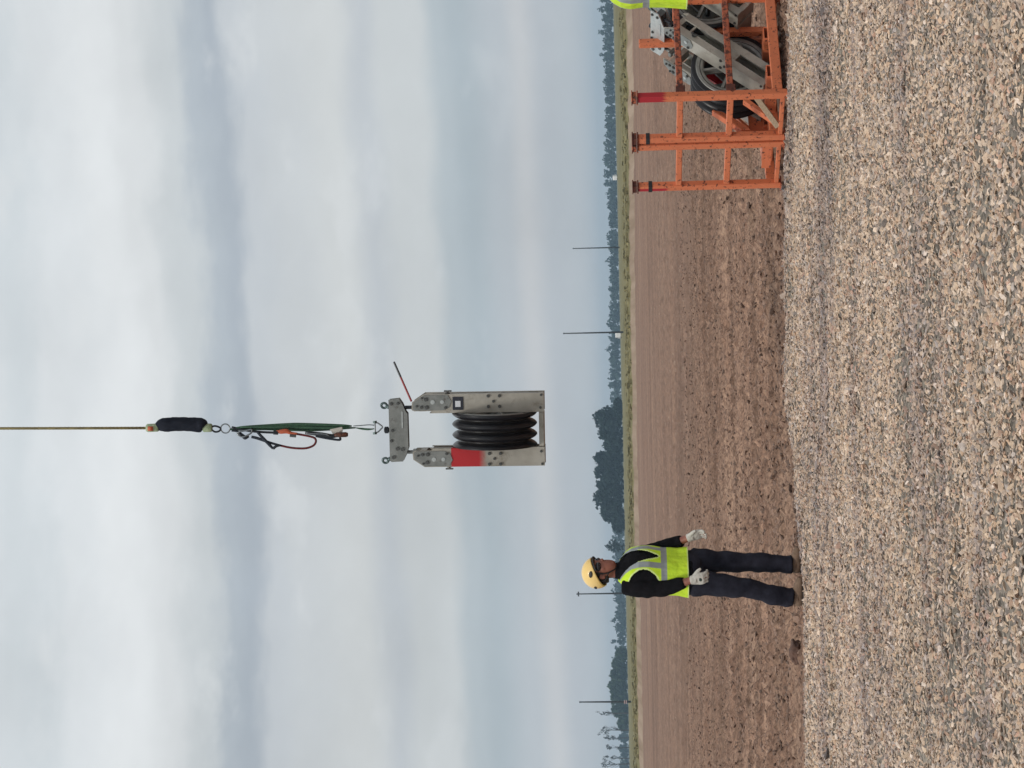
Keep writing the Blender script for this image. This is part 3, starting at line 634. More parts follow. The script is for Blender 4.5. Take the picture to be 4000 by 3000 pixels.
def crate(root_loc, Wd, label, front_rails, red, tapes, lift):
    L = (1.235 if front_rails else 1.17); H = 1.30
    t = empty('steel_crate', root_loc, label, 'crate', 'orange steel cradles at the edge of the gravel', rot=(0, 0, CYAW))
    s = PS; pos = {'near_right': (s / 2, s / 2), 'near_left': (s / 2, Wd - s / 2), 'far_right': (L - s / 2, s / 2), 'far_left': (L - s / 2, Wd - s / 2)}
    for k, (px, py) in pos.items():
        bm = bmesh.new(); top = H if 'near' in k else (H - .035 if front_rails else .55)
        box(bm, (px, py, top / 2), (s, s, top)); po = obj('post', bm, M['orange'] if k not in red else red[k], t, bevel=.006)
        if 'near' in k:
            bm = bmesh.new(); box(bm, (px, py, H + .004), (s + .026, s + .026, .012)); box(bm, (px, py, H + .030), (s + .012, s + .012, .032)); box(bm, (px, py, H + .050), (s + .030, s + .030, .010))
            obj('stacking_cap', bm, M['orange_rusty'] if k == 'near_right' else M['rust'], po, bevel=.003)
        if k in tapes:
            bm = bmesh.new(); box(bm, (px, py, tapes[k]), (s + .006, s + .006, .034)); obj('tape_band', bm, M['tape'], po)
        bm = bmesh.new(); box(bm, (px, py, .006), (s + .03, s + .03, .012)); obj('foot_plate', bm, M['orange_rusty'], po)
    r = .054
    for z in (.932, .497):
        for x in ((s / 2, L - s / 2) if front_rails or z < .6 else (s / 2,)):
            bm = bmesh.new(); bar(bm, (x, s + .001, z), (x, Wd - s - .001, z), r, r); obj('end_rail', bm, M['orange'], t, bevel=.005)
        if front_rails:
            bm = bmesh.new(); bar(bm, (s + .001, s / 2, z), (L - s - .001, s / 2, z), r, r * 1.02); rl = obj('side_rail', bm, M['orange_rusty'], t, bevel=.005)
            bm = bmesh.new(); box(bm, (s + .03, s / 2 - .030, z - .004), (.075, .016, .082)); obj('rail_bracket', bm, M['rust'], rl, bevel=.003)
    for y in (s / 2, Wd - s / 2):
        bm = bmesh.new(); bar(bm, (s + .001, y, .092), (L - s - .001, y, .092), .06, .088); obj('base_rail', bm, M['orange'], t, bevel=.005)
    for x in (s / 2, L - s / 2):
        bm = bmesh.new(); bar(bm, (x, s + .001, .045), (x, Wd - s - .001, .045), .05, .038); obj('base_crossbar', bm, M['orange'], t, bevel=.004)
    for x in (.34, .80):                                   # fork pockets: open channels across the base
        bm = bmesh.new(); prism(bm, [(x - .07, .165), (x - .065, .170), (x + .065, .170), (x + .07, .165), (x + .07, .07), (x + .062, .07), (x + .062, .162), (x - .062, .162), (x - .062, .07), (x - .07, .07)],
                                lambda a, b, d: Vector((a, d, b)), s + .002, Wd - s - .002)
        obj('fork_pocket', bm, M['orange'], t)
    return t
red_A = painted_post_material('orange_post_red_top', 1.045); red_C = painted_post_material('orange_post_red_edge', 1.02, .585)
cx_ = Vector((math.cos(CYAW), math.sin(CYAW), 0)); cy_ = Vector((-math.sin(CYAW), math.cos(CYAW), 0))
W1 = .60; W2 = .625
c1 = crate(CRA, W1, 'orange steel crate holding tilted pulley blocks, its nearest post painted red at the top', True, {'near_right': red_A}, {'near_left': 1.212}, 0)
c2 = crate(CRA + cy_ * (W1 + .028), W2, 'empty orange steel crate standing closely against the loaded one, nearer the hanging block', False, {'near_left': red_C}, {'near_left': 1.19}, 0)
def crate_plate(t, poly, y0, y1, name='cradle_plate', mt='orange'):
    bm = bmesh.new(); prism(bm, poly, lambda a, b, d: Vector((a, d, b)), y0, y1); return obj(name, bm, M[mt], t)
crate_plate(c1, [(.34, .625), (.30, .60), (.09, .37), (.09, .30), (.15, .34), (.32, .54)], W1 - .045, W1 - .033)
crate_plate(c1, [(.32, .62), (.085, .375), (.075, .385), (.31, .632)], W1 - .075, W1 - .012, 'cradle_flange')
crate_plate(c1, [(.36, .34), (.32, .36), (.08, .12), (.12, .12)], W1 - .19, W1 - .13, 'brace')
crate_plate(c1, [(L_ := 1.02, .13), (1.08, .13), (1.08, .60), (L_, .60)], .27, .33, 'rear_upright')
crate_plate(c2, [(.10, .10), (.10, .165), (.26, .30), (.60, .30), (.60, .10)], .10, .112)
crate_plate(c2, [(.07, .105), (.07, .185), (.085, .185), (.085, .105)], PS + .004, .42, 'pocket_face')
crate_plate(c2, [(.26, .30), (.24, .315), (.60, .60), (.62, .585)], .06, .13, 'cradle_flange')
# a pale batten and a bent bracket lying in the bottom of the first crate
def loose(name, label, cat, a, b, wd, dp, mt):
    a = CRA + cx_ * a[0] + cy_ * a[1] + Vector((0, 0, a[2]))
    b = CRA + cx_ * b[0] + cy_ * b[1] + Vector((0, 0, b[2]))
    bm = bmesh.new(); bar(bm, Vector((0, 0, 0)), b - a, wd, dp); o = obj(name, bm, M[mt], bevel=.003); o.location = a
    return tag(o, label, cat)
loose('wooden_batten', 'pale wooden batten leaning low inside the loaded crate by its left post', 'batten', (.02, W1 - .16, .07), (.16, .16, .285), .03, .05, 'wood')

# ------------------------------------------------------------------ stringing blocks (three-groove travellers)
ZS = .4355; AX = .152; AO = .316
def make_block(label):
    t = empty('pulley_block', (0, 0, 0), label, 'pulley block', 'three-groove pulley blocks with aluminium frames')
    q = lambda a, b, d: Vector((a, d, b))
    # sheave: dark rubber-lined wheel with three grooves between four ridges
    prof = []
    for i in range(61):
        x = -.148 + .296 * i / 60
        k = (x / .094)                               # ridges at +-.045 and +-.135
        c = abs((k - math.floor(k)) - .5) * 2             # 1 midway between the ridge crests
        ridge = max(0, (1 - c) * 1.18 - .18)
        r = .302 + .069 * (math.sqrt(max(0, 1 - (1 - ridge) ** 2)) * .75 + ridge * .25)
        prof.append((x, r))
    prof = [(-.148, .285)] + prof + [(.148, .285), (.10, .270), (-.10, .270)]
    bm = bmesh.new(); lathe_x(bm, prof, 64, closed=True)
    for v in bm.verts: v.co.z += ZS
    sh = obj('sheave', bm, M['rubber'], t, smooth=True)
    for sg in (-1, 1):                                    # cast aluminium face each side: rim, spokes, hub
        bm = bmesh.new(); X0, X1 = sg * .110, sg * .1500
        lathe_x(bm, [(X0, .315), (X1, .328), (X1 + sg * .004, .318), (X1 - sg * .003, .290), (X1 + sg * .003, .268), (X1 - sg * .012, .255), (X0, .252)], 56, closed=True)
        for v in bm.verts: v.co.z += ZS
        rim = obj('rim', bm, M['alu_dark'], sh, smooth=True)
        bm = bmesh.new()
        for k in range(6):
            a = math.pi / 3 * k + .35; dr = Vector((0, math.cos(a), math.sin(a))); c0 = Vector((sg * .132, 0, ZS))
            bar(bm, c0 + dr * .05, c0 + dr * .262, .022, .050, up=Vector((1, 0, 0)))
            bar(bm, c0 + dr * .05 - Vector((sg * .02, 0, 0)), c0 + dr * .262 - Vector((sg * .02, 0, 0)), .050, .012, up=Vector((1, 0, 0)))
        obj('spokes', bm, M['alu_dark'], sh)
        bm = bmesh.new(); tube(bm, [(sg * .09, 0, ZS), (sg * .149, 0, ZS)], .075, 24); obj('hub', bm, M['alu_dark'], sh, smooth=False)
    # two side arms, each a near and a far channel joined by cross plates
    for sg in (-1, 1):
        bm = bmesh.new(); a0, a1 = sg * AX, sg * AO
        out = [(a0, 0), (a1, 0), (a1, 1.045), (sg * .250, 1.142), (sg * .186, 1.148), (sg * .172, 1.125), (sg * .172, .985), (sg * (AX + .004), .97)]
        for yy in (-1, 1):
            prism(bm, out, q, yy * .1125, yy * .1065)                                   # web
            box(bm, (sg * (AO - .003), yy * .0745, .52), (.006, .0635, 1.03))            # outer flange
            box(bm, (sg * (AO - .012), yy * .046, .52), (.014, .006, 1.02))               # lip along the slot
            box(bm, (sg * (AX + .003), yy * .086, .50), (.006, .0405, .98))             # inner flange
        arm = obj('arm', bm, M['alu'], t)
        bm = bmesh.new(); bm.free()
        for cc, ss in (((sg * .285, 0, ZS), (.05, .085, .11)), ((sg * .25, 0, .028), (.12, .212, .05)), ((sg * .22, 0, 1.05), (.10, .212, .05)), ((sg * .29, 0, .90), (.02, .085, .02))):
            bm = bmesh.new(); box(bm, cc, ss); obj('cross_plate', bm, M['alu'], arm)
        for yy in (-1, 1):
            bm = bmesh.new()
            prism(bm, [(sg * .310, .83), (sg * .310, 1.04), (sg * .248, 1.130), (sg * .190, 1.136), (sg * .178, 1.115), (sg * .178, .87), (sg * .20, .82), (sg * .255, .80)], q, yy * .1130, yy * .1200)
            obj('head_plate', bm, M['beam_grey'], arm)
            for bx, bz, rr in ((.216, 1.10, .011), (.274, 1.02, .018), (.206, 1.06, .015), (.205, 1.015, .018), (.200, .850, .014), (.285, 1.085 - .03, .010),
                               (.297, .480, .015), (.297, .383, .015), (.250, .435, .013), (.205, .480, .015), (.205, .383, .015), (.300, .022, .012), (.190, .030, .012)):
                bm = bmesh.new(); tube(bm, [(0, 0, 0), (0, -.010 * 1, 0)], rr, 6); tube(bm, [(0, -.010, 0), (0, -.015, 0)], rr * .6, 8)
                z = .1130 if bz < .7 else .1203
                o = obj('bolt', bm, M['bolt'], arm); o.location = (sg * bx, -z if yy < 0 else z, bz)
                if yy > 0: o.rotation_euler = (0, 0, math.pi)
            for bx, bz, rr in ((.250, .962, .019), (.250, .880, .017)):
                bm = bmesh.new(); tube(bm, [(0, 0, 0), (0, -.004, 0)], rr, 14); o = obj('pin_head', bm, M['alu_light'], arm); o.location = (sg * bx, -.1203 if yy < 0 else .1203, bz)
                if yy > 0: o.rotation_euler = (0, 0, math.pi)
        bm = bmesh.new(); tube(bm, [(sg * AO, -.06, .835), (sg * (AO + .012), -.06, .835)], .022, 6); tube(bm, [(sg * (AO + .012), -.06, .835), (sg * (AO + .030), -.06, .835)], .009, 8)
        bar(bm, (sg * (AO + .024), -.06, .800), (sg * (AO + .024), -.06, .866), .012, .016); obj('latch_nut', bm, M['bolt'], arm)
        # link between the arm and the beam
        bm = bmesh.new(); tube(bm, [(sg * .196, 0, 1.10), (sg * .196, 0, 1.235)], .016, 8); box(bm, (sg * .196, 0, 1.135), (.05, .075, .03)); obj('hinge_link', bm, M['black_steel'] if sg > 0 else M['beam_grey'], t)
    # bottom crossbar
    bm = bmesh.new(); box(bm, (0, 0, .024), (2 * AX - .004, .20, .044)); obj('bottom_bar', bm, M['alu'], t, bevel=.004)
    # axle
    bm = bmesh.new(); tube(bm, [(-.26, 0, ZS), (.26, 0, ZS)], .028, 12); obj('axle', bm, M['steel'], t, smooth=False)
    # head beam: two plates with spacers
    zt = 1.353; pl = [(-.262, zt), (.268, zt), (.2775, zt - .09), (.235, zt - .118), (.160, zt - .150), (.145, zt - .163), (-.152, zt - .165), (-.214, zt - .143), (-.272, zt - .115), (-.276, zt - .015)]
    for yy in (-1, 1):
        bm = bmesh.new(); prism(bm, pl, q, yy * .052, yy * .042); pb = obj('beam_plate', bm, M['beam_grey'], t, bevel=.003)
        for bx, bz in ((.235, 1.33), (.238, 1.27), (0, 1.325), (-.16, 1.285), (-.165, 1.24), (-.235, 1.32), (-.09, 1.335)):
            bm = bmesh.new(); tube(bm, [(0, 0, 0), (0, -.012, 0)], .014 if bx > -.1 else .017, 6); o = obj('bolt', bm, M['bolt'], pb); o.location = (bx, yy * .052, bz)
            if yy > 0: o.rotation_euler = (0, 0, math.pi)
    bm = bmesh.new(); box(bm, (0, 0, 1.275), (.50, .082, .06)); obj('beam_spacer', bm, M['bolt'], t)
    bm = bmesh.new(); box(bm, (.094, -.055, 1.236), (.145, .005, .011)); obj('slot_bar', bm, M['alu_light'], t)
    bm = bmesh.new(); tube(bm, [(0, 0, 1.345), (0, 0, 1.362), (0, 0, 1.366), (0, 0, 1.395), (0, 0, 1.402)], [.020, .020, .030, .030, .020], 12); obj('swivel', bm, M['black_steel'], t)
    for X, tx in ((.195, .215), (-.245, -.268)):
        bm = bmesh.new(); tube(bm, [(X, 0, 1.345), (tx - (.005 if X > 0 else -.005), 0, 1.375)], .018, 8)
        ring_torus(bm, (tx, 0, 1.398), (.35, 1, 0), .024, .011, 16, 8); obj('lifting_eye', bm, M['zinc'], t, smooth=True)
    return t
def bolt_share(t):
    """alike bolts share one mesh"""
    first = {}
    def rec(o):
        for ch in list(o.children):
            if ch.name.split('.')[0] in ('bolt', 'pin_head'):
                k = (ch.name.split('.')[0], round(max(ch.dimensions), 3))
                if k in first: ch.data = first[k]
                else: first[k] = ch.data
            rec(ch)
    rec(t)
hb = make_block('scuffed three-groove pulley block hanging in mid-air from the lifting rope, red painted on one arm')
bc = copy_tree(hb); bd = copy_tree(hb)
HD = 17.8
hb.location = P(2128, 1671, HD); hb.rotation_euler = (0, R(.35), R(-5.3))
def red_arm_material():
    mt = M['alu'].copy(); mt.name = 'aluminium_red_band'; t = mt.node_tree; b = [n for n in t.nodes if n.type == 'BSDF_PRINCIPLED'][0]
    src = b.inputs['Base Color'].links[0].from_socket; h = NT.__new__(NT); h.t = t
    tcn = h.n('ShaderNodeTexCoord').outputs['Object']; sp = h.n('ShaderNodeSeparateXYZ'); h.l(tcn, sp.inputs[0])
    wob = h.math('MULTIPLY', h.math('SUBTRACT', h.noise(tcn, 14, 3), .5), .06)
    z = h.math('ADD', sp.outputs[2], wob)
    lo = h.math('MULTIPLY_ADD', z, 14, -14 * .50, clamp=True); hi = h.math('LESS_THAN', sp.outputs[2], .812)
    f = h.math('MULTIPLY', lo, hi); h.l(h.mix(f, src, (.44, .012, .018, 1)), b.inputs['Base Color'])
    m2 = h.n('ShaderNodeMath', operation='MULTIPLY_ADD'); h.l(f, m2.inputs[0]); m2.inputs[1].default_value = -.55; m2.inputs[2].default_value = .55
    h.l(m2.outputs[0], b.inputs['Metallic'])
    return mt
red_arm = red_arm_material()
for root in (hb, bc):
    arms = [o for o in root.children if o.name.startswith('arm')]
    am = arms[0]
    am.data = am.data.copy(); am.data.materials[0] = red_arm; am['label'] = 'arm with red paint'
# square badge on the other arm of the hanging block, and its guide rod
arm_r = [o for o in hb.children if o.name.startswith('arm')][1]
bm = bmesh.new(); box(bm, (.236, -.1165, .743), (.113, .006, .092)); bd0 = obj('badge', bm, M['logo_black'], arm_r)
bm = bmesh.new(); box(bm, (.232, -.1205, .743), (.052, .003, .046)); obj('badge_square', bm, M['logo_white'], hb)
[o for o in hb.children if o.name.startswith('badge_square')][0].name = 'badge_emblem'
bm = bmesh.new(); tube(bm, [(0, 0, 0), (.175, 0, .075)], .0065, 8); rod = obj('guide_rod', bm, mat('rod_red', (.28, .02, .022), rough=.5), hb)
a_ = Vector((.248, -.02, 1.155)); b_ = Vector((.598, -.02, 1.300))
me_ = rod.data; bm = bmesh.new(); tube(bm, [a_, a_.lerp(b_, .62)], .0088, 8); bm.to_mesh(me_); bm.free()
bm = bmesh.new(); tube(bm, [a_.lerp(b_, .62), b_], [.0095, .0088], 8); obj('rod_tip', bm, M['black_steel'], hb)
# the two blocks lying in the loaded crate, axle turned towards the camera
def lay_block(t, wheel_at, yaw, lean, label):
    """put a block so that its wheel centre is at wheel_at; axle points at yaw, arms lean over by 'lean'"""
    N = Vector((math.sin(yaw), -math.cos(yaw), 0)); E_ = Vector((math.cos(yaw), math.sin(yaw), 0))
    T = Vector((0, 0, 1)) * math.cos(lean) + E_ * math.sin(lean)
    Xa = N; Za = T; Ya = Za.cross(Xa)
    rot = Matrix((Xa, Ya, Za)).transposed().to_4x4()
    rot.translation = wheel_at - Za * ZS
    t.matrix_world = rot; tag(t, label)
lay_block(bc, P(2858, 300, 18.50), R(31), R(42), 'pulley block lying tilted in the loaded orange crate, its wheel face wholly visible')
lay_block(bd, P(2764, 30, 18.78), R(31), R(42), 'pulley block tilted behind the other in the loaded crate, largely beside the second worker')
bpy.context.view_layer.update()
for t in (hb, bc, bd): bolt_share(t)
for t in (bc, bd):                                       # head beam has swung flat against the lean
    for o in list(t.children):
        if o.name.split('.')[0] in ('beam_plate',):
            o.data = o.data.copy(); o.data.materials[0] = M['alu_light']

# ------------------------------------------------------------------ the lifting line above the hanging block
def rig(name, u, v, label, cat):
    base = P(u, v, HD); e = empty(name, base, label, cat)
    return e, (lambda uu, vv, dy=0: P(uu, vv, HD) + Vector((0, dy, 0)) - base)
def wire(name, pts, rad, mt, parent, n=8, sm=4):
    """smooth tube through control points"""
    pts = [Vector(p) for p in pts]; out = []
    ext = [pts[0] * 2 - pts[1]] + pts + [pts[-1] * 2 - pts[-2]]
    for i in range(1, len(ext) - 2):
        for k in range(sm):
            t_ = k / sm; a, b, c, d = ext[i - 1], ext[i], ext[i + 1], ext[i + 2]
            out.append(.5 * ((2 * b) + (c - a) * t_ + (2 * a - 5 * b + 4 * c - d) * t_ ** 2 + (3 * b - a - 3 * c + d) * t_ ** 3))
    out.append(pts[-1])
    if isinstance(rad, (list, tuple)):
        rr = []
        for i in range(len(rad) - 1):
            for k in range(sm):
                f = k / sm
                if isinstance(rad[i], tuple): rr.append((rad[i][0] * (1 - f) + rad[i + 1][0] * f, rad[i][1] * (1 - f) + rad[i + 1][1] * f))
                else: rr.append(rad[i] * (1 - f) + rad[i + 1] * f)
        rr.append(rad[-1])
    else: rr = rad
    bm = bmesh.new(); tube(bm, out, rr, n); return obj(name, bm, M[mt] if isinstance(mt, str) else mt, parent, smooth=True)
e, h = rig('hoist_rope', 830, 1676, 'taut yellowish lifting rope coming straight down from the sky to a black padded end', 'rope')
bm = bmesh.new(); tube(bm, [h(-2600, 1679), h(-800, 1675.5), h(0, 1673.5), h(300, 1673), h(578, 1672)], .0115, 10); obj('line', bm, M['rope'], e, smooth=True)
bm = bmesh.new()
for sgn in (0, math.pi):                                 # two strands give the rope its twisted look
    pts = []
    for i in range(260):
        f = i / 259; c = h(578 - f * 1400, 1672 + f * 3.5); a = f * 95 * 2 * math.pi / 2 + sgn; pts.append(c + Vector((math.cos(a), math.sin(a), 0)) * .0065)
    tube(bm, pts, .0068, 6)
obj('strand', bm, M['rope'], e, smooth=True)
bm = bmesh.new(); tube(bm, [h(571, 1672), h(577, 1672), h(616, 1670), h(620, 1670)], [.028, .036, .036, .030], 14); s1 = obj('end_sleeve', bm, M['sleeve'], e, smooth=True)
bm = bmesh.new(); tube(bm, [h(581, 1674, -.028), h(601, 1674, -.028)], .021, 12); obj('orange_collar', bm, M['orange_rubber'], s1, smooth=True)
pad = wire('padding', [h(611, 1667), h(622, 1664), h(640, 1659.5), h(675, 1657), h(715, 1657), h(755, 1658.5), h(783, 1660), h(796, 1663), h(801, 1667)], [.030, .047, .060, .062, .061, .062, .064, .056, .030], 'pad', e, 20, 6)
for v_ in pad.data.vertices:
    nn = mnoise.noise(v_.co * 16) * .007 + mnoise.noise(v_.co * 45) * .003; v_.co += v_.normal * nn
bm = bmesh.new(); tube(bm, [h(792, 1671), h(796, 1671), h(825, 1671), h(829, 1671)], [.030, .038, .037, .028], 14); obj('end_sleeve', bm, M['sleeve'], e, smooth=True)
wire('thimble', [h(826, 1668), h(838, 1664), h(852, 1667), h(862, 1674), h(856, 1684), h(840, 1687), h(827, 1679)], .0085, 'black_steel', e)
e, h = rig('steel_ring', 880, 1674, 'round steel ring linking the padded rope end to the gear below', 'ring')
bm = bmesh.new(); ring_torus(bm, h(880, 1674), (.15, 1, 0), .040, .0062, 28, 8); obj('hoop', bm, M['steel'], e, smooth=True)
e, h = rig('lifting_sling', 1150, 1668, 'dark green webbing sling with a white label hanging doubled below the steel ring', 'sling')
wire('strap', [h(897, 1677), h(925, 1672), h(960, 1668), h(1050, 1664), h(1150, 1660.5), h(1250, 1661), h(1340, 1663), h(1374, 1664)], [.006, .010, .012, .017, .021, .017, .013, .006], 'sling', e)
wire('strap', [h(897, 1678, .02), h(930, 1677, .02), h(1020, 1674, .02), h(1120, 1676, .03), h(1210, 1677, .03), h(1300, 1674, .02), h(1388, 1671, 0)], [.006, .013, .016, .019, .020, .017, .006], 'sling', e)
wire('strap', [h(940, 1668, -.02), h(1060, 1668, -.02), h(1180, 1669, -.02), h(1300, 1672, -.02), h(1375, 1671)], [.006, .010, .011, .009, .006], 'sling', e)
bm = bmesh.new(); f4 = [h(1290, 1677, -.03), h(1338, 1668, -.03), h(1341, 1684, -.03), h(1319, 1708, -.04), h(1303, 1705, -.04), h(1300, 1690, -.035)]
vs = [bm.verts.new(p) for p in f4] + [bm.verts.new(p + Vector((.002, .006, 0))) for p in f4]; n6 = 6
bm.faces.new(vs[:6]); bm.faces.new(vs[6:][::-1])
for i in range(6): bm.faces.new((vs[i], vs[(i + 1) % 6], vs[6 + (i + 1) % 6], vs[6 + i]))
obj('label_tag', bm, M['label'], e)
wire('wire_eye', [h(1380, 1664), h(1410, 1662), h(1440, 1659.5), h(1462, 1661)], .0045, 'steel', e)
wire('wire_eye', [h(1388, 1671), h(1415, 1675), h(1440, 1677), h(1462, 1675)], [.004, .009, .009, .004], 'sling', e)
e, h = rig('bow_shackle', 1470, 1669, 'small bow shackle joining the sling to the top of the hanging block', 'shackle')
bm = bmesh.new(); tube(bm, [h(1464, 1648), h(1466, 1693)], .0065, 8); obj('pin', bm, M['steel'], e)
for vv in (1648, 1692):
    bm = bmesh.new(); tube(bm, [h(1464, vv - 4), h(1465, vv + 5)], .0175, 8); obj('nut', bm, M['zinc'], e)
wire('bow', [h(1464, 1652), h(1474, 1652), h(1486, 1660), h(1494, 1668), h(1487, 1677), h(1475, 1688), h(1464, 1689)], .0065, 'steel', e)
e, h = rig('safety_lanyard', 1100, 1700, 'red-brown and navy rope lanyard looped beside the green sling', 'lanyard')
wire('rope_loop', [h(985, 1706, -.03), h(1020, 1715, -.03), h(1053, 1728, -.03), h(1090, 1738, -.03), h(1130, 1747, -.03), h(1165, 1751, -.03), h(1200, 1750, -.03), h(1226, 1740, -.03), h(1236, 1725, -.03), h(1232, 1712, -.03), h(1215, 1705, -.03), h(1180, 1698, -.03), h(1130, 1690, -.03), h(1085, 1684, -.03)],
     .0095, 'redrope', e, 8, 6)
wire('sheath', [h(985, 1706, -.035), h(1010, 1712, -.035), h(1052, 1727, -.035), h(1095, 1739, -.035)], [.012, .013, .011, .009], 'navyrope', e)
wire('sheath', [h(1008, 1686, -.045), h(1030, 1710, -.045), h(1056, 1737, -.045), h(1070, 1752, -.045)], [.011, .014, .014, .010], 'navyrope', e)
wire('sheath', [h(1070, 1752, -.045), h(1083, 1742, -.045), h(1100, 1739, -.035)], [.013, .012, .009], 'navyrope', e)
wire('carabiner', [h(930, 1690, -.03), h(948, 1684, -.03), h(972, 1680, -.03), h(986, 1678, -.03), h(984, 1690, -.03), h(965, 1702, -.03), h(948, 1706, -.03), h(932, 1698, -.03), h(930, 1690, -.03)], .0075, 'steel', e)
wire('tail', [h(905, 1682), h(928, 1686), h(950, 1704), h(958, 1709), h(972, 1704)], [.009, .009, .017, .019, .010], 'navyrope', e)
wire('grab', [h(905, 1670), h(940, 1677), h(985, 1684, -.02), h(1030, 1688, -.02), h(1085, 1690, -.02)], [.013, .012, .011, .010, .011], 'black_steel', e)
e, h = rig('rope_grab', 1120, 1688, 'orange and black rope grab clipped along the green sling', 'rope grab')
wire('orange_sheath', [h(1082, 1686, -.05), h(1100, 1686, -.05), h(1122, 1684, -.05), h(1140, 1691, -.05), h(1165, 1694, -.05)], [.010, .019, .021, .013, .010], 'orange_rubber', e)
bm = bmesh.new(); tube(bm, [h(1072, 1689, -.05), h(1090, 1690, -.05)], .018, 8); obj('collar', bm, M['black_steel'], e)
bm = bmesh.new(); tube(bm, [h(1136, 1700, -.05), h(1160, 1702, -.05)], .015, 8); obj('catch', bm, M['bolt'], e)
e, h = rig('load_hook', 1280, 1702, 'dark clip with a brown cylindrical end hanging beside the white label', 'clip')
wire('body', [h(1195, 1690, -.04), h(1220, 1692, -.04), h(1260, 1697, -.04), h(1300, 1703, -.04), h(1330, 1700, -.04)], [.011, .016, .019, .018, .012], 'black_steel', e)
bm = bmesh.new(); tube(bm, [h(1310, 1699, -.06), h(1318, 1698, -.06), h(1355, 1697, -.06), h(1363, 1697, -.06)], [.012, .0225, .0225, .015], 12); obj('cylinder', bm, mat('brown_steel', (.14, .045, .02), (.03, .015, .012), .5, .3, scale=40), e, smooth=True)
wire('arm', [h(1235, 1703, -.03), h(1280, 1712, -.03), h(1328, 1718, -.03), h(1330, 1708, -.03)], .010, 'navyrope', e)
wire('wire', [h(1198, 1690, -.06), h(1230, 1694, -.06), h(1265, 1694, -.06), h(1290, 1700, -.06)], .005, 'steel', e)

# ------------------------------------------------------------------ people
def solid(name, bm, mt, parent, voxel=.008, it=4, wr=None, wamp=.006):
    """fuse overlapping volumes into one continuous skin"""
    me = bpy.data.meshes.new('tmp'); bmesh.ops.recalc_face_normals(bm, faces=bm.faces); bm.to_mesh(me); bm.free()
    o = bpy.data.objects.new('tmp', me); COL.objects.link(o)
    md = o.modifiers.new('r', 'REMESH'); md.mode = 'VOXEL'; md.voxel_size = voxel
    if it: ms = o.modifiers.new('s', 'SMOOTH'); ms.iterations = it; ms.factor = .5
    dg = bpy.context.evaluated_depsgraph_get(); dg.update(); me2 = bpy.data.meshes.new_from_object(o.evaluated_get(dg))
    bpy.data.objects.remove(o); bpy.data.meshes.remove(me); me2.name = name
    nv = len(me2.vertices); co = np.empty(nv * 3); me2.vertices.foreach_get('co', co); no = np.empty(nv * 3); me2.vertices.foreach_get('normal', no)
    co = co.reshape(-1, 3); no = no.reshape(-1, 3)
    if wr:
        for i in range(nv):
            p = Vector(co[i]); d = wr(p); co[i] += no[i] * d * wamp
        me2.vertices.foreach_set('co', co.ravel())
    me2.polygons.foreach_set('use_smooth', np.ones(len(me2.polygons), bool)); me2.update(); me2.materials.clear()
    return put(name, me2, mt, parent)
def ell(bm, c, r, rot=None, seg=20):
    mt_ = Matrix.Translation(c) @ (rot.to_4x4() if rot is not None else Matrix.Identity(4)) @ Matrix.Diagonal((r[0], r[1], r[2], 1))
    bmesh.ops.create_uvsphere(bm, u_segments=seg, v_segments=seg // 2 + 2, radius=1, matrix=mt_)
def sec(bm, rows, ax, ay, n=28, pw=2.0):
    """stack of rounded sections: rows of (centre, a along ax, b along ay)"""
    rings = []
    for c, a, b in rows:
        rg = []
        for j in range(n):
            th = 2 * math.pi * j / n; cs, sn = math.cos(th), math.sin(th)
            rg.append(bm.verts.new(Vector(c) + ax * (a * math.copysign(abs(cs) ** (2 / pw), cs)) + ay * (b * math.copysign(abs(sn) ** (2 / pw), sn))))
        rings.append(rg)
    for A, B in zip(rings, rings[1:]):
        for j in range(n): bm.faces.new((A[j], A[(j + 1) % n], B[(j + 1) % n], B[j]))
    bm.faces.new(rings[0][::-1]); bm.faces.new(rings[-1])
def hand(bm, wrist, d, nrm, side, curl, fat=1.0, spread=.1, thumb_out=.7):
    """palm, four bent fingers of unequal length and a thumb leaving the side of the palm.
    d: towards the fingers, nrm: out of the back of the hand, side: thumb side"""
    d = Vector(d).normalized(); nrm = Vector(nrm); nrm = (nrm - d * nrm.dot(d)).normalized(); s0 = d.cross(nrm); s_ = s0 if s0.dot(Vector(side)) > 0 else -s0
    w = Vector(wrist)
    rows = [(w, .030 * fat, .021 * fat), (w + d * .03, .036 * fat, .020 * fat), (w + d * .065, .043 * fat, .018 * fat), (w + d * .095, .043 * fat, .016 * fat), (w + d * .103, .036 * fat, .011 * fat)]
    sec(bm, rows, s_, nrm, 16, 2.6)
    for k, (off, L, r) in enumerate(((.031, .072, .0098), (.0105, .082, .0102), (-.0105, .076, .0098), (-.031, .060, .0086))):
        p = w + d * .082 + s_ * off * fat; dirv = (d + s_ * off * spread * 12).normalized(); pts = [p, p + dirv * .02]; a = 0
        for q_, f in enumerate((.42, .32, .26)):
            a += curl * (.8, 1.15, .8)[q_] * (1 + .08 * k); dd = dirv * math.cos(a) - nrm * math.sin(a); pts.append(pts[-1] + dd * L * f)
        tube(bm, pts, [r * 1.08 * fat, r * 1.08 * fat, r * fat, r * .94 * fat, r * .72 * fat], 8)
    p = w + d * .028 + s_ * .026 * fat - nrm * .006; dd = (d * .75 + s_ * thumb_out - nrm * .25).normalized()
    tube(bm, [p - dd * .01, p + dd * .030, p + dd * .052 + d * .004, p + dd * .070 + d * .014], [.014 * fat, .0135 * fat, .0115 * fat, .008 * fat], 8)
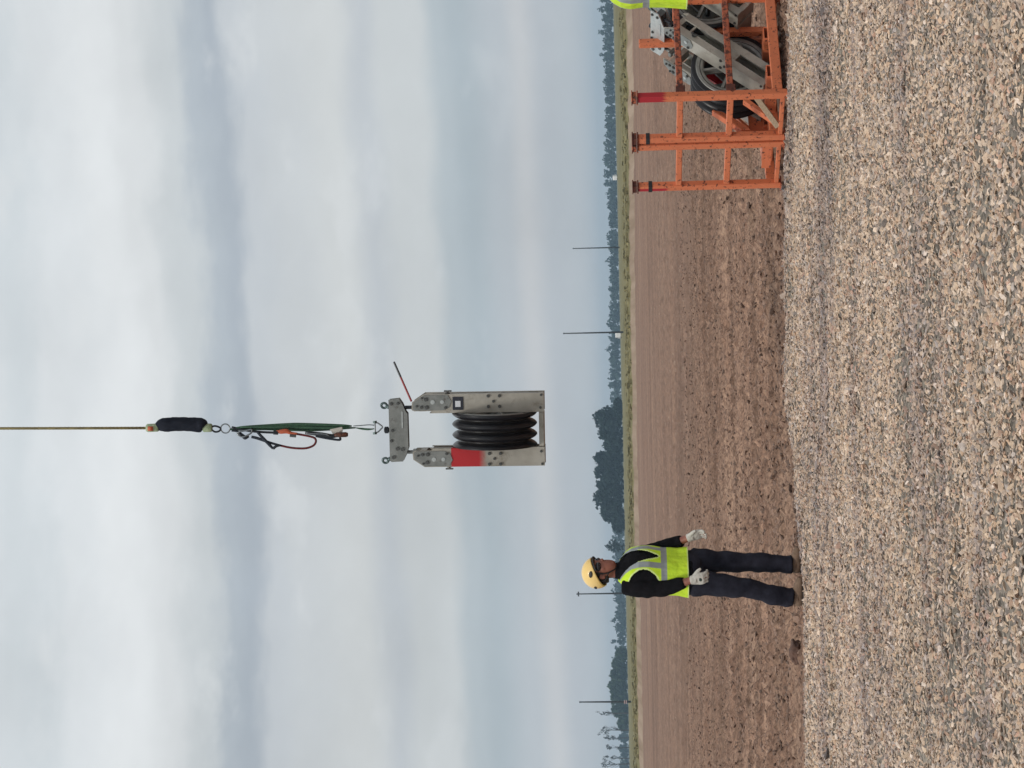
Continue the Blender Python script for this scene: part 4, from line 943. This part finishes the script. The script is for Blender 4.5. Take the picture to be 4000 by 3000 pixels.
def person(root_loc, label, alpha, beta, J, hem=.965, seed=0, glove=True):
    t = empty('person', root_loc, label, 'person', 'workers in lime safety vests')
    Fd = Vector((math.sin(alpha), -math.cos(alpha), 0)); Lf = Vector((math.cos(alpha), math.sin(alpha), 0)); V = Vector
    pel, che, nek = V(J['pelvis']), V(J['chest']), V(J['neck'])
    def axis(z):
        if z < che.z: f = (z - pel.z) / (che.z - pel.z); return V((pel.x + (che.x - pel.x) * f, pel.y + (che.y - pel.y) * f, z))
        f = (z - che.z) / (nek.z - che.z); return V((che.x + (nek.x - che.x) * f, che.y + (nek.y - che.y) * f, z))
    tz = [(.86, .150, .115), (.92, .182, .138), (1.0, .185, .140), (1.10, .172, .138), (1.20, .174, .150), (1.32, .188, .158), (1.40, .190, .146), (1.46, .172, .118), (1.50, .130, .085), (1.54, .078, .066), (1.58, .060, .060)]
    def torso(bm, off, z0=0, z1=9):
        sec(bm, [(axis(z), a + off, b + off) for z, a, b in tz if z0 <= z <= z1], Lf, Fd, 32, 2.3)
    H = V(J['head']); Fh = V((math.sin(beta), -math.cos(beta), 0)); Lh = V((math.cos(beta), math.sin(beta), 0))
    def hp(s, f, z): return H + Lh * s + Fh * f + V((0, 0, z - H.z))
    # ---- body: one continuous figure
    bm = bmesh.new(); torso(bm, -.012)
    ntop = V((H.x, H.y, 1.66)); tube(bm, [axis(1.50), axis(1.56), (axis(1.58) + ntop) / 2, ntop], [.075, .060, .056, .055], 16)
    z0 = H.z - 1.74
    hr = [(1.588, .058, .022, .022), (1.600, .054, .040, .042), (1.625, .042, .054, .066), (1.655, .028, .063, .084), (1.69, .016, .070, .094), (1.73, .008, .075, .099), (1.77, .002, .077, .100), (1.81, -.004, .071, .090), (1.84, -.006, .052, .066), (1.855, -.006, .022, .028)]
    sec(bm, [(hp(0, f, z + z0), a, b) for z, f, a, b in hr], Lh, Fh, 24, 2.15)
    tube(bm, [hp(0, .100, 1.745 + z0), hp(0, .114, 1.722 + z0), hp(0, .124, 1.704 + z0), hp(0, .106, 1.694 + z0)], [.008, .0105, .0145, .010], 10)        # nose
    ell(bm, hp(0, .088, 1.762 + z0), (.050, .022, .011), Matrix((Lh, Fh, V((0, 0, 1)))).transposed(), 14)                                                # brow
    ell(bm, hp(0, .098, 1.672 + z0), (.024, .014, .0065), Matrix((Lh, Fh, V((0, 0, 1)))).transposed(), 12); ell(bm, hp(0, .096, 1.660 + z0), (.021, .014, .007), Matrix((Lh, Fh, V((0, 0, 1)))).transposed(), 12)
    ell(bm, hp(0, .092, 1.612 + z0), (.020, .018, .016), Matrix((Lh, Fh, V((0, 0, 1)))).transposed(), 12)
    for s in (-1, 1):
        ell(bm, hp(s * .078, -.008, 1.705 + z0), (.009, .019, .032), Matrix((Lh, Fh, V((0, 0, 1)))).transposed(), 12)
        ell(bm, hp(s * .044, .062, 1.700 + z0), (.022, .026, .022), seg=12)
    for sd in ('R', 'L'):
        sh_, elb, wri = V(J[sd + 'sh']), V(J[sd + 'el']), V(J[sd + 'wr']); hip, kne, cal, ank = V(J[sd + 'hip']), V(J[sd + 'kn']), V(J[sd + 'ca']), V(J[sd + 'an'])
        tube(bm, [axis(1.42), sh_, (sh_ + elb) / 2, elb, (elb * .55 + wri * .45), wri, wri + (wri - elb).normalized() * .03], [.07, .058, .050, .042, .042, .029, .028], 12)
        tube(bm, [axis(.95) * .5 + hip * .5, hip, (hip + kne) / 2, kne, cal, ank, ank - V((0, 0, .05))], [.08, .090, .075, .058, .055, .040, .038], 14)
        hand(bm, wri, J[sd + 'hd'], J[sd + 'hn'], J[sd + 'hs'], J[sd + 'cu'], .86)
        toe = V(J[sd + 'toe']); fd = (toe - ank); fd.z = 0; fd.normalize()
        tube(bm, [ank + V((0, 0, -.045)) - fd * .045, ank + V((0, 0, -.05)) + fd * .06, V((toe.x, toe.y, .035)) - fd * .03], [.034, .034, .026], 10)
    body = solid('body', bm, M['skin'], t, .0085, 3)
    # ---- black sweater
    bm = bmesh.new(); torso(bm, .010, .90, 1.545); tube(bm, [axis(1.50), axis(1.545), axis(1.585) * .75 + V((H.x, H.y, 1.60)) * .25], [.085, .072, .066], 18)
    for sd in ('R', 'L'):
        sh_, elb, wri = V(J[sd + 'sh']), V(J[sd + 'el']), V(J[sd + 'wr']); cf = elb.lerp(wri, .72)
        tube(bm, [axis(1.43), sh_ + V((0, 0, .004)), sh_.lerp(elb, .35), sh_.lerp(elb, .75), elb, elb.lerp(wri, .4), cf, cf + (wri - elb).normalized() * .004], [.080, .078, .080, .070, .066, .060, .050, .046], 18)
    def fold(p):
        return mnoise.noise(V((p.x * 9, p.y * 9, p.z * 22 + seed))) * .8 + mnoise.noise(V((p.x * 26, p.y * 26, p.z * 14)))*.4
    solid('sweater', bm, M['shirt'], t, .009, 4, fold, .008)
    # ---- trousers
    bm = bmesh.new(); torso(bm, .012, .86, 1.05); tube(bm, [axis(.88), axis(.84)], [.12, .09], 16)
    for sd in ('R', 'L'):
        hip, kne, cal, ank = V(J[sd + 'hip']), V(J[sd + 'kn']), V(J[sd + 'ca']), V(J[sd + 'an'])
        tube(bm, [axis(.95) * .4 + hip * .6, hip, hip.lerp(kne, .45), kne + V((0, 0, .05)), kne, cal, ank + V((0, 0, .03)), ank + V((0, 0, -.014)), ank + V((0, 0, -.018))], [.105, .112, .100, .086, .080, .082, .080, .080, .070], 20)
    def foldt(p):
        return mnoise.noise(V((p.x * 5 + p.z * 4, p.y * 5, p.z * 8 + seed + 3))) * 1.2 + mnoise.noise(V((p.x * 11 + p.z * 9, p.y * 11 - p.z * 5, p.z * 7))) * .7
    solid('trousers', bm, M['trousers'], t, .0095, 4, foldt, .015)
    # ---- boots
    for sd in ('R', 'L'):
        ank, toe = V(J[sd + 'an']), V(J[sd + 'toe']); fd = (toe - ank); fd.z = 0; fd.normalize(); sdv = V((0, 0, 1)).cross(fd)
        tp = V((toe.x, toe.y, 0)); a0 = V((ank.x, ank.y, 0)); hl = a0 - fd * .070; zb = toe.z - .03
        bm = bmesh.new(); tube(bm, [a0 + V((0, 0, .115 + zb)), a0 + V((0, 0, .06 + zb))], [.050, .052], 14)
        tube(bm, [hl + V((0, 0, .045 + zb)), a0 + V((0, 0, .055 + zb)), a0.lerp(tp, .45) + V((0, 0, .052 + zb)), a0.lerp(tp, .8) + V((0, 0, .042 + zb)), tp + V((0, 0, .036 + zb))], [(.036, .040), (.043, .052), (.044, .046), (.046, .036), (.026, .022)], 14, up=V((0, 0, 1)))
        bo = solid('boot', bm, M['boot'], t, .006, 3)
        bm = bmesh.new(); prof = [(-.075, .030), (-.05, .040), (.04, .034), (.11, .046), (.17, .044), (.205, .028)]; Lft = (tp - hl).length + .02
        top_, bot_ = [], []
        loop = [(x / .28 * Lft + .0, w_) for x, w_ in [(0, .02), (.02, .034), (.08, .036), (.15, .040), (.21, .047), (.255, .042), (.28, .020)]]
        pts2 = [(x, w_) for x, w_ in loop] + [(x, -w_) for x, w_ in loop[::-1]]
        prism(bm, pts2, lambda a, b, d: hl - fd * .018 + fd * a + sdv * b + V((0, 0, d + zb)), -.006, .020); obj('sole', bm, M['sole'], bo)
    # ---- gloves
    if glove:
        for sd in ('R', 'L'):
            wri = V(J[sd + 'wr']); bm = bmesh.new(); hand(bm, wri, J[sd + 'hd'], J[sd + 'hn'], J[sd + 'hs'], J[sd + 'cu'], 1.26)
            d = V(J[sd + 'hd']).normalized(); tube(bm, [wri - d * .012, wri + d * .01, wri + d * .04], [.036, .035, .034], 14)
            g = solid('glove', bm, M['glove'], t, .0045, 2, lambda p: mnoise.noise(p * 60), .0025)
            nr = V(J[sd + 'hn']); nr = (nr - d * nr.dot(d)).normalized(); c = wri + d * .072 + nr * .0215; bm = bmesh.new(); bmesh.ops.create_uvsphere(bm, u_segments=12, v_segments=8, radius=1, matrix=Matrix.Translation(c) @ Matrix((d, nr.cross(d), nr)).transposed().to_4x4() @ Matrix.Diagonal((.013, .017, .004, 1)))
            obj('glove_print', bm, mat('glove_print', (.03, .05, .04), rough=.8), g, smooth=True)
    # ---- hi-vis vest with reflective tape
    vz = [(hem, .222, .176), (1.05, .208, .166), (1.17, .202, .170), (1.30, .212, .190), (1.38, .212, .184), (1.44, .205, .158), (1.485, .180, .118), (1.515, .140, .082), (1.54, .105, .066), (1.558, .082, .056)]
    zs = np.linspace(hem, 1.552, 118); av = np.interp(zs, [q[0] for q in vz], [q[1] for q in vz]); bv = np.interp(zs, [q[0] for q in vz], [q[2] for q in vz])
    n = 220; bm = bmesh.new(); grid = []
    for z, a, b in zip(zs, av, bv):
        rg = []
        for j in range(n):
            th = 2 * math.pi * j / n; cs, sn = math.cos(th), math.sin(th); loose_ = .012 + max(0, 1.25 - z) * .15
            wv_ = 1 + loose_ * (mnoise.noise(V((cs * 3.2, sn * 3.2, z * 2.2 + seed))) * 1.6 + mnoise.noise(V((cs * 7, sn * 7, z * 5))) * .8) + .012 * mnoise.noise(V((cs * 5, sn * 5, z * 9)))
            xx_ = a * math.copysign(abs(cs) ** (2 / 2.3), cs) * wv_; yy_ = b * math.copysign(abs(sn) ** (2 / 2.3), sn) * wv_
            rg.append((bm.verts.new(axis(z) + Lf * xx_ + Fd * yy_), xx_, yy_, z))
        grid.append(rg)
    def hole(x, y, z):
        if z > 1.20:
            wdt = .150 - .04 * max(0, (z - 1.42)) / .1 if z < 1.475 else .135
            k = ((z - 1.345) / .150) ** 2
            if abs(x) > .136 + .07 * min(1, k) and z < 1.49: return True
        if y > 0 and z > 1.215 and abs(x - .0) < .006 + .105 * ((z - 1.215) / .33) ** .8: return True
        if z > 1.50 and abs(x) < .062: return True
        return False
    cache = {}
    for i in range(len(zs) - 1):
        for j in range(n):
            q4 = (grid[i][j], grid[i][(j + 1) % n], grid[i + 1][(j + 1) % n], grid[i + 1][j])
            x = sum(p[1] for p in q4) / 4; y = sum(p[2] for p in q4) / 4; z = sum(p[3] for p in q4) / 4
            if hole(x, y, z): continue
            f = bm.faces.new([p[0] for p in q4]); f.smooth = True; e_ = .013
            edge = any(hole(x + dx_, y, z + dz_) for dx_, dz_ in ((e_, 0), (-e_, 0), (0, e_), (0, -e_))) or z < hem + .012
            if 1.145 < z < 1.198: f.material_index = 1
            elif z >= 1.198 and .070 < abs(x) < .118 and z < 1.53: f.material_index = 1
            elif edge: f.material_index = 2
            elif y > 0 and abs(x) < .004: f.material_index = 3
    for v_ in [v_ for v_ in bm.verts if not v_.link_faces]: bm.verts.remove(v_)
    bmesh.ops.recalc_face_normals(bm, faces=bm.faces); me = bpy.data.meshes.new('vest'); bm.to_mesh(me); bm.free()
    ve = put('vest', me, [M['lime'], M['reflect'], M['limetrim'], M['shirt']], t)
    sm = ve.modifiers.new('smooth', 'SMOOTH'); sm.iterations = 2; so = ve.modifiers.new('thick', 'SOLIDIFY'); so.thickness = .005; so.offset = 1
    # ---- helmet
    bm = bmesh.new(); cz = H.z + .012; rows = []; nn = 40; kk = 16
    def rim(f):  # rim height: high over the brow, low at the nape
        return (f * .062 / .13 - .016)
    for i in range(kk + 1):
        rg = []
        for j in range(nn):
            th = 2 * math.pi * j / nn; fx, sx = math.cos(th), math.sin(th); rz = rim(fx * .13); a = (i / kk) * math.pi / 2
            el0 = math.asin(max(-.9, min(.9, rz / .122))); e__ = el0 + (math.pi / 2 - el0) * i / kk
            r_ = math.cos(e__) if i < kk else .001; ridge = 1 + .02 * math.cos(th * 2) * math.cos(e__)
            rg.append(bm.verts.new(hp(sx * .110 * r_ * ridge, -.006 + fx * .134 * r_ * ridge, cz + .122 * math.sin(e__))))
        rows.append(rg)
    for A, B in zip(rows, rows[1:]):
        for j in range(nn): bm.faces.new((A[j], A[(j + 1) % nn], B[(j + 1) % nn], B[j])).smooth = True
    me = bpy.data.meshes.new('helmet'); bmesh.ops.recalc_face_normals(bm, faces=bm.faces); bm.to_mesh(me); bm.free(); he = put('helmet', me, M['helmet'], t)
    so = he.modifiers.new('thick', 'SOLIDIFY'); so.thickness = .007; so.offset = 1
    bm = bmesh.new()
    pk = []
    for i in range(13):
        th = -1.0 + 2.0 * i / 12; fx, sx = math.cos(th), math.sin(th); rz = rim(fx * .13); c = math.sqrt(max(0, 1 - (rz / .122) ** 2))
        p_in = hp(sx * .110 * c, -.006 + fx * .134 * c, cz + rz); p_out = hp(sx * .112 * c, -.002 + (fx * .134 + .022 * math.cos(th * 1.5)) * c, cz + rz - .010)
        pk.append((p_in, p_out))
    for (a, b), (c, d) in zip(pk, pk[1:]):
        vs = [bm.verts.new(p) for p in (a, b, d, c)] + [bm.verts.new(p + V((0, 0, -.005))) for p in (a, b, d, c)]
        for q_ in ((0, 1, 2, 3), (7, 6, 5, 4), (1, 0, 4, 5), (2, 1, 5, 6), (3, 2, 6, 7), (0, 3, 7, 4)): bm.faces.new([vs[k] for k in q_])
    obj('peak', bm, M['helmet_dark'], he)
    for s in (-1, 1):
        for fa, ea, rr in ((.35, .40, (.030, .017)), (-.72, .10, (.032, .013))):
            th = math.asin(fa); c = V((0, 0, 0)); cs = math.cos(ea)
            p = hp(s * .117 * math.cos(th) * cs, -.006 + .141 * math.sin(th) * cs, cz + .129 * math.sin(ea)); nv_ = (Lh * s * math.cos(th) * cs / .11 + Fh * math.sin(th) * cs / .134 + V((0, 0, math.sin(ea) / .122))).normalized()
            tx = (Fh - nv_ * Fh.dot(nv_)).normalized(); ty = nv_.cross(tx)
            bm = bmesh.new(); bmesh.ops.create_uvsphere(bm, u_segments=14, v_segments=8, radius=1, matrix=Matrix.Translation(p) @ Matrix((tx, ty, nv_)).transposed().to_4x4() @ Matrix.Diagonal((rr[0], rr[1], .0045, 1)))
            obj('vent', bm, M['helmet_dark'], he, smooth=True)
    for s in (-1, 1):
        bm = bmesh.new(); tube(bm, [hp(s * .080, .040, 1.775 + z0), hp(s * .080, .030, 1.70 + z0), hp(s * .072, .034, 1.655 + z0), hp(s * .040, .050, 1.598 + z0), hp(0, .060, 1.583 + z0)], .0062, 6)
        tube(bm, [hp(s * .082, -.055, 1.735 + z0), hp(s * .083, -.03, 1.68 + z0), hp(s * .072, .034, 1.652 + z0)], .0048, 6); obj('chin_strap', bm, M['strap'], he)
    # ---- sunglasses and hair
    bm = bmesh.new()
    for s in (-1, 1):
        ell(bm, hp(s * .034, .094, 1.738 + z0), (.030, .016, .024), Matrix((Lh, Fh, V((0, 0, 1)))).transposed(), 14)
        ell(bm, hp(s * .056, .074, 1.738 + z0), (.018, .032, .023), Matrix((Lh, Fh, V((0, 0, 1)))).transposed(), 12)
        tube(bm, [hp(s * .066, .080, 1.742 + z0), hp(s * .080, .04, 1.742 + z0), hp(s * .083, -.005, 1.736 + z0)], .0040, 6)
    obj('sunglasses', bm, M['lens'], t, smooth=True)
    bm = bmesh.new(); sec(bm, [(hp(0, -.032, 1.650 + z0), .058, .062), (hp(0, -.020, 1.68 + z0), .0755, .086), (hp(0, -.012, 1.73 + z0), .080, .092), (hp(0, -.008, 1.79 + z0), .079, .092)], Lh, Fh, 24)
    for s in (-1, 1): tube(bm, [hp(s * .072, .028, 1.75 + z0), hp(s * .071, .030, 1.70 + z0)], [.013, .007], 8)
    obj('hair', bm, M['hair'], t, smooth=True)
    return t
ml = P(3131, 2233, 17.2); ml.z = .0
person(ml, 'worker walking on the field edge in yellow helmet, lime vest, black sweater and white gloves', R(48), R(63), dict(
    pelvis=(.01, 0, .96), chest=(.034, 0, 1.34), neck=(.032, -.005, 1.53), head=(.028, -.03, 1.722),
    Rsh=(-.105, -.135, 1.455), Rel=(-.105, -.19, 1.165), Rwr=(-.028, -.275, .945), Rhd=(.16, -.12, -1), Rhn=(-.35, -.9, -.1), Rhs=(1, -.3, 0), Rcu=.62,
    Lsh=(.120, .155, 1.445), Lel=(.208, .15, 1.165), Lwr=(.298, .03, .955), Lhd=(.36, -.20, -1), Lhn=(.65, .75, .2), Lhs=(-.6, -.8, 0), Lcu=.42,
    Rhip=(-.070, -.07, .90), Rkn=(-.110, -.12, .50), Rca=(-.175, -.09, .31), Ran=(-.205, -.06, .105), Rtoe=(-.035, -.11, .03),
    Lhip=(.100, .07, .90), Lkn=(.082, .03, .50), Lca=(.072, .05, .31), Lan=(.058, .07, .105), Ltoe=(.205, .03, .03)), seed=1)
w2 = P(2400, -50, 17.0); w2.z = .05
person(w2, 'second worker mostly beyond the scene edge, lime vest side showing beside the loaded crate', R(97), R(92), dict(
    pelvis=(.0, 0, .96), chest=(.02, 0, 1.34), neck=(.06, 0, 1.53), head=(.12, 0, 1.722),
    Rsh=(.03, -.20, 1.44), Rel=(.09, -.25, 1.19), Rwr=(.26, -.22, 1.04), Rhd=(.8, .1, -.6), Rhn=(.3, -.6, .6), Rhs=(.3, .3, 1), Rcu=.5,
    Lsh=(.03, .20, 1.44), Lel=(.09, .25, 1.19), Lwr=(.26, .22, 1.04), Lhd=(.8, -.1, -.6), Lhn=(.3, .6, .6), Lhs=(.3, -.3, 1), Lcu=.5,
    Rhip=(.0, -.09, .90), Rkn=(.03, -.10, .50), Rca=(.02, -.10, .31), Ran=(.02, -.10, .105), Rtoe=(.18, -.12, .03),
    Lhip=(.0, .09, .90), Lkn=(.05, .10, .50), Lca=(.03, .10, .31), Lan=(.02, .10, .105), Ltoe=(.18, .12, .03)), hem=.83, seed=5)

# lump of earth lying at the gravel edge left of the worker
def clod(u, v, r, label):
    bm = bmesh.new(); bmesh.ops.create_icosphere(bm, subdivisions=4, radius=1)
    for v_ in bm.verts:
        p = v_.co.copy(); v_.co = Vector((p.x * r[0], p.y * r[1], p.z * r[2])) * (1 + .35 * mnoise.noise(p * 1.4 + Vector((v, 0, 0))) + .16 * mnoise.noise(p * 4) + .07 * mnoise.noise(p * 11))
    g = G(u, v); o = obj('earth_clod', bm, mat('clod_earth', (.15, .085, .062), (.075, .040, .030), .95, scale=14, bump=.8), smooth=True); o.location = g + Vector((0, 0, r[2] * .25))
    return tag(o, label, 'earth clod')
clod(3116, 2548, (.105, .09, .055), 'large dark lump of earth at the gravel edge behind the walking worker')
clod(3106, 1310, (.05, .05, .022), 'small dark lump of earth on the gravel edge below the hanging block')

# ------------------------------------------------------------------ haze
bm = bmesh.new(); box(bm, (0, 1400, 12.5), (2600, 3600, 31)); hz = bpy.data.meshes.new('haze'); bm.to_mesh(hz); bm.free()
hm = bpy.data.materials.new('haze_air'); hm.use_nodes = True; t = NT(hm.node_tree)
pv = t.n('ShaderNodeVolumePrincipled'); pv.inputs['Color'].default_value = (.50, .71, .90, 1); pv.inputs['Density'].default_value = .00024; pv.inputs['Anisotropy'].default_value = .0
t.l(pv.outputs[0], t.n('ShaderNodeOutputMaterial').inputs['Volume'])
tag(put('haze', hz, hm), 'thin blue haze that fades the far woods', 'haze', kind='stuff')
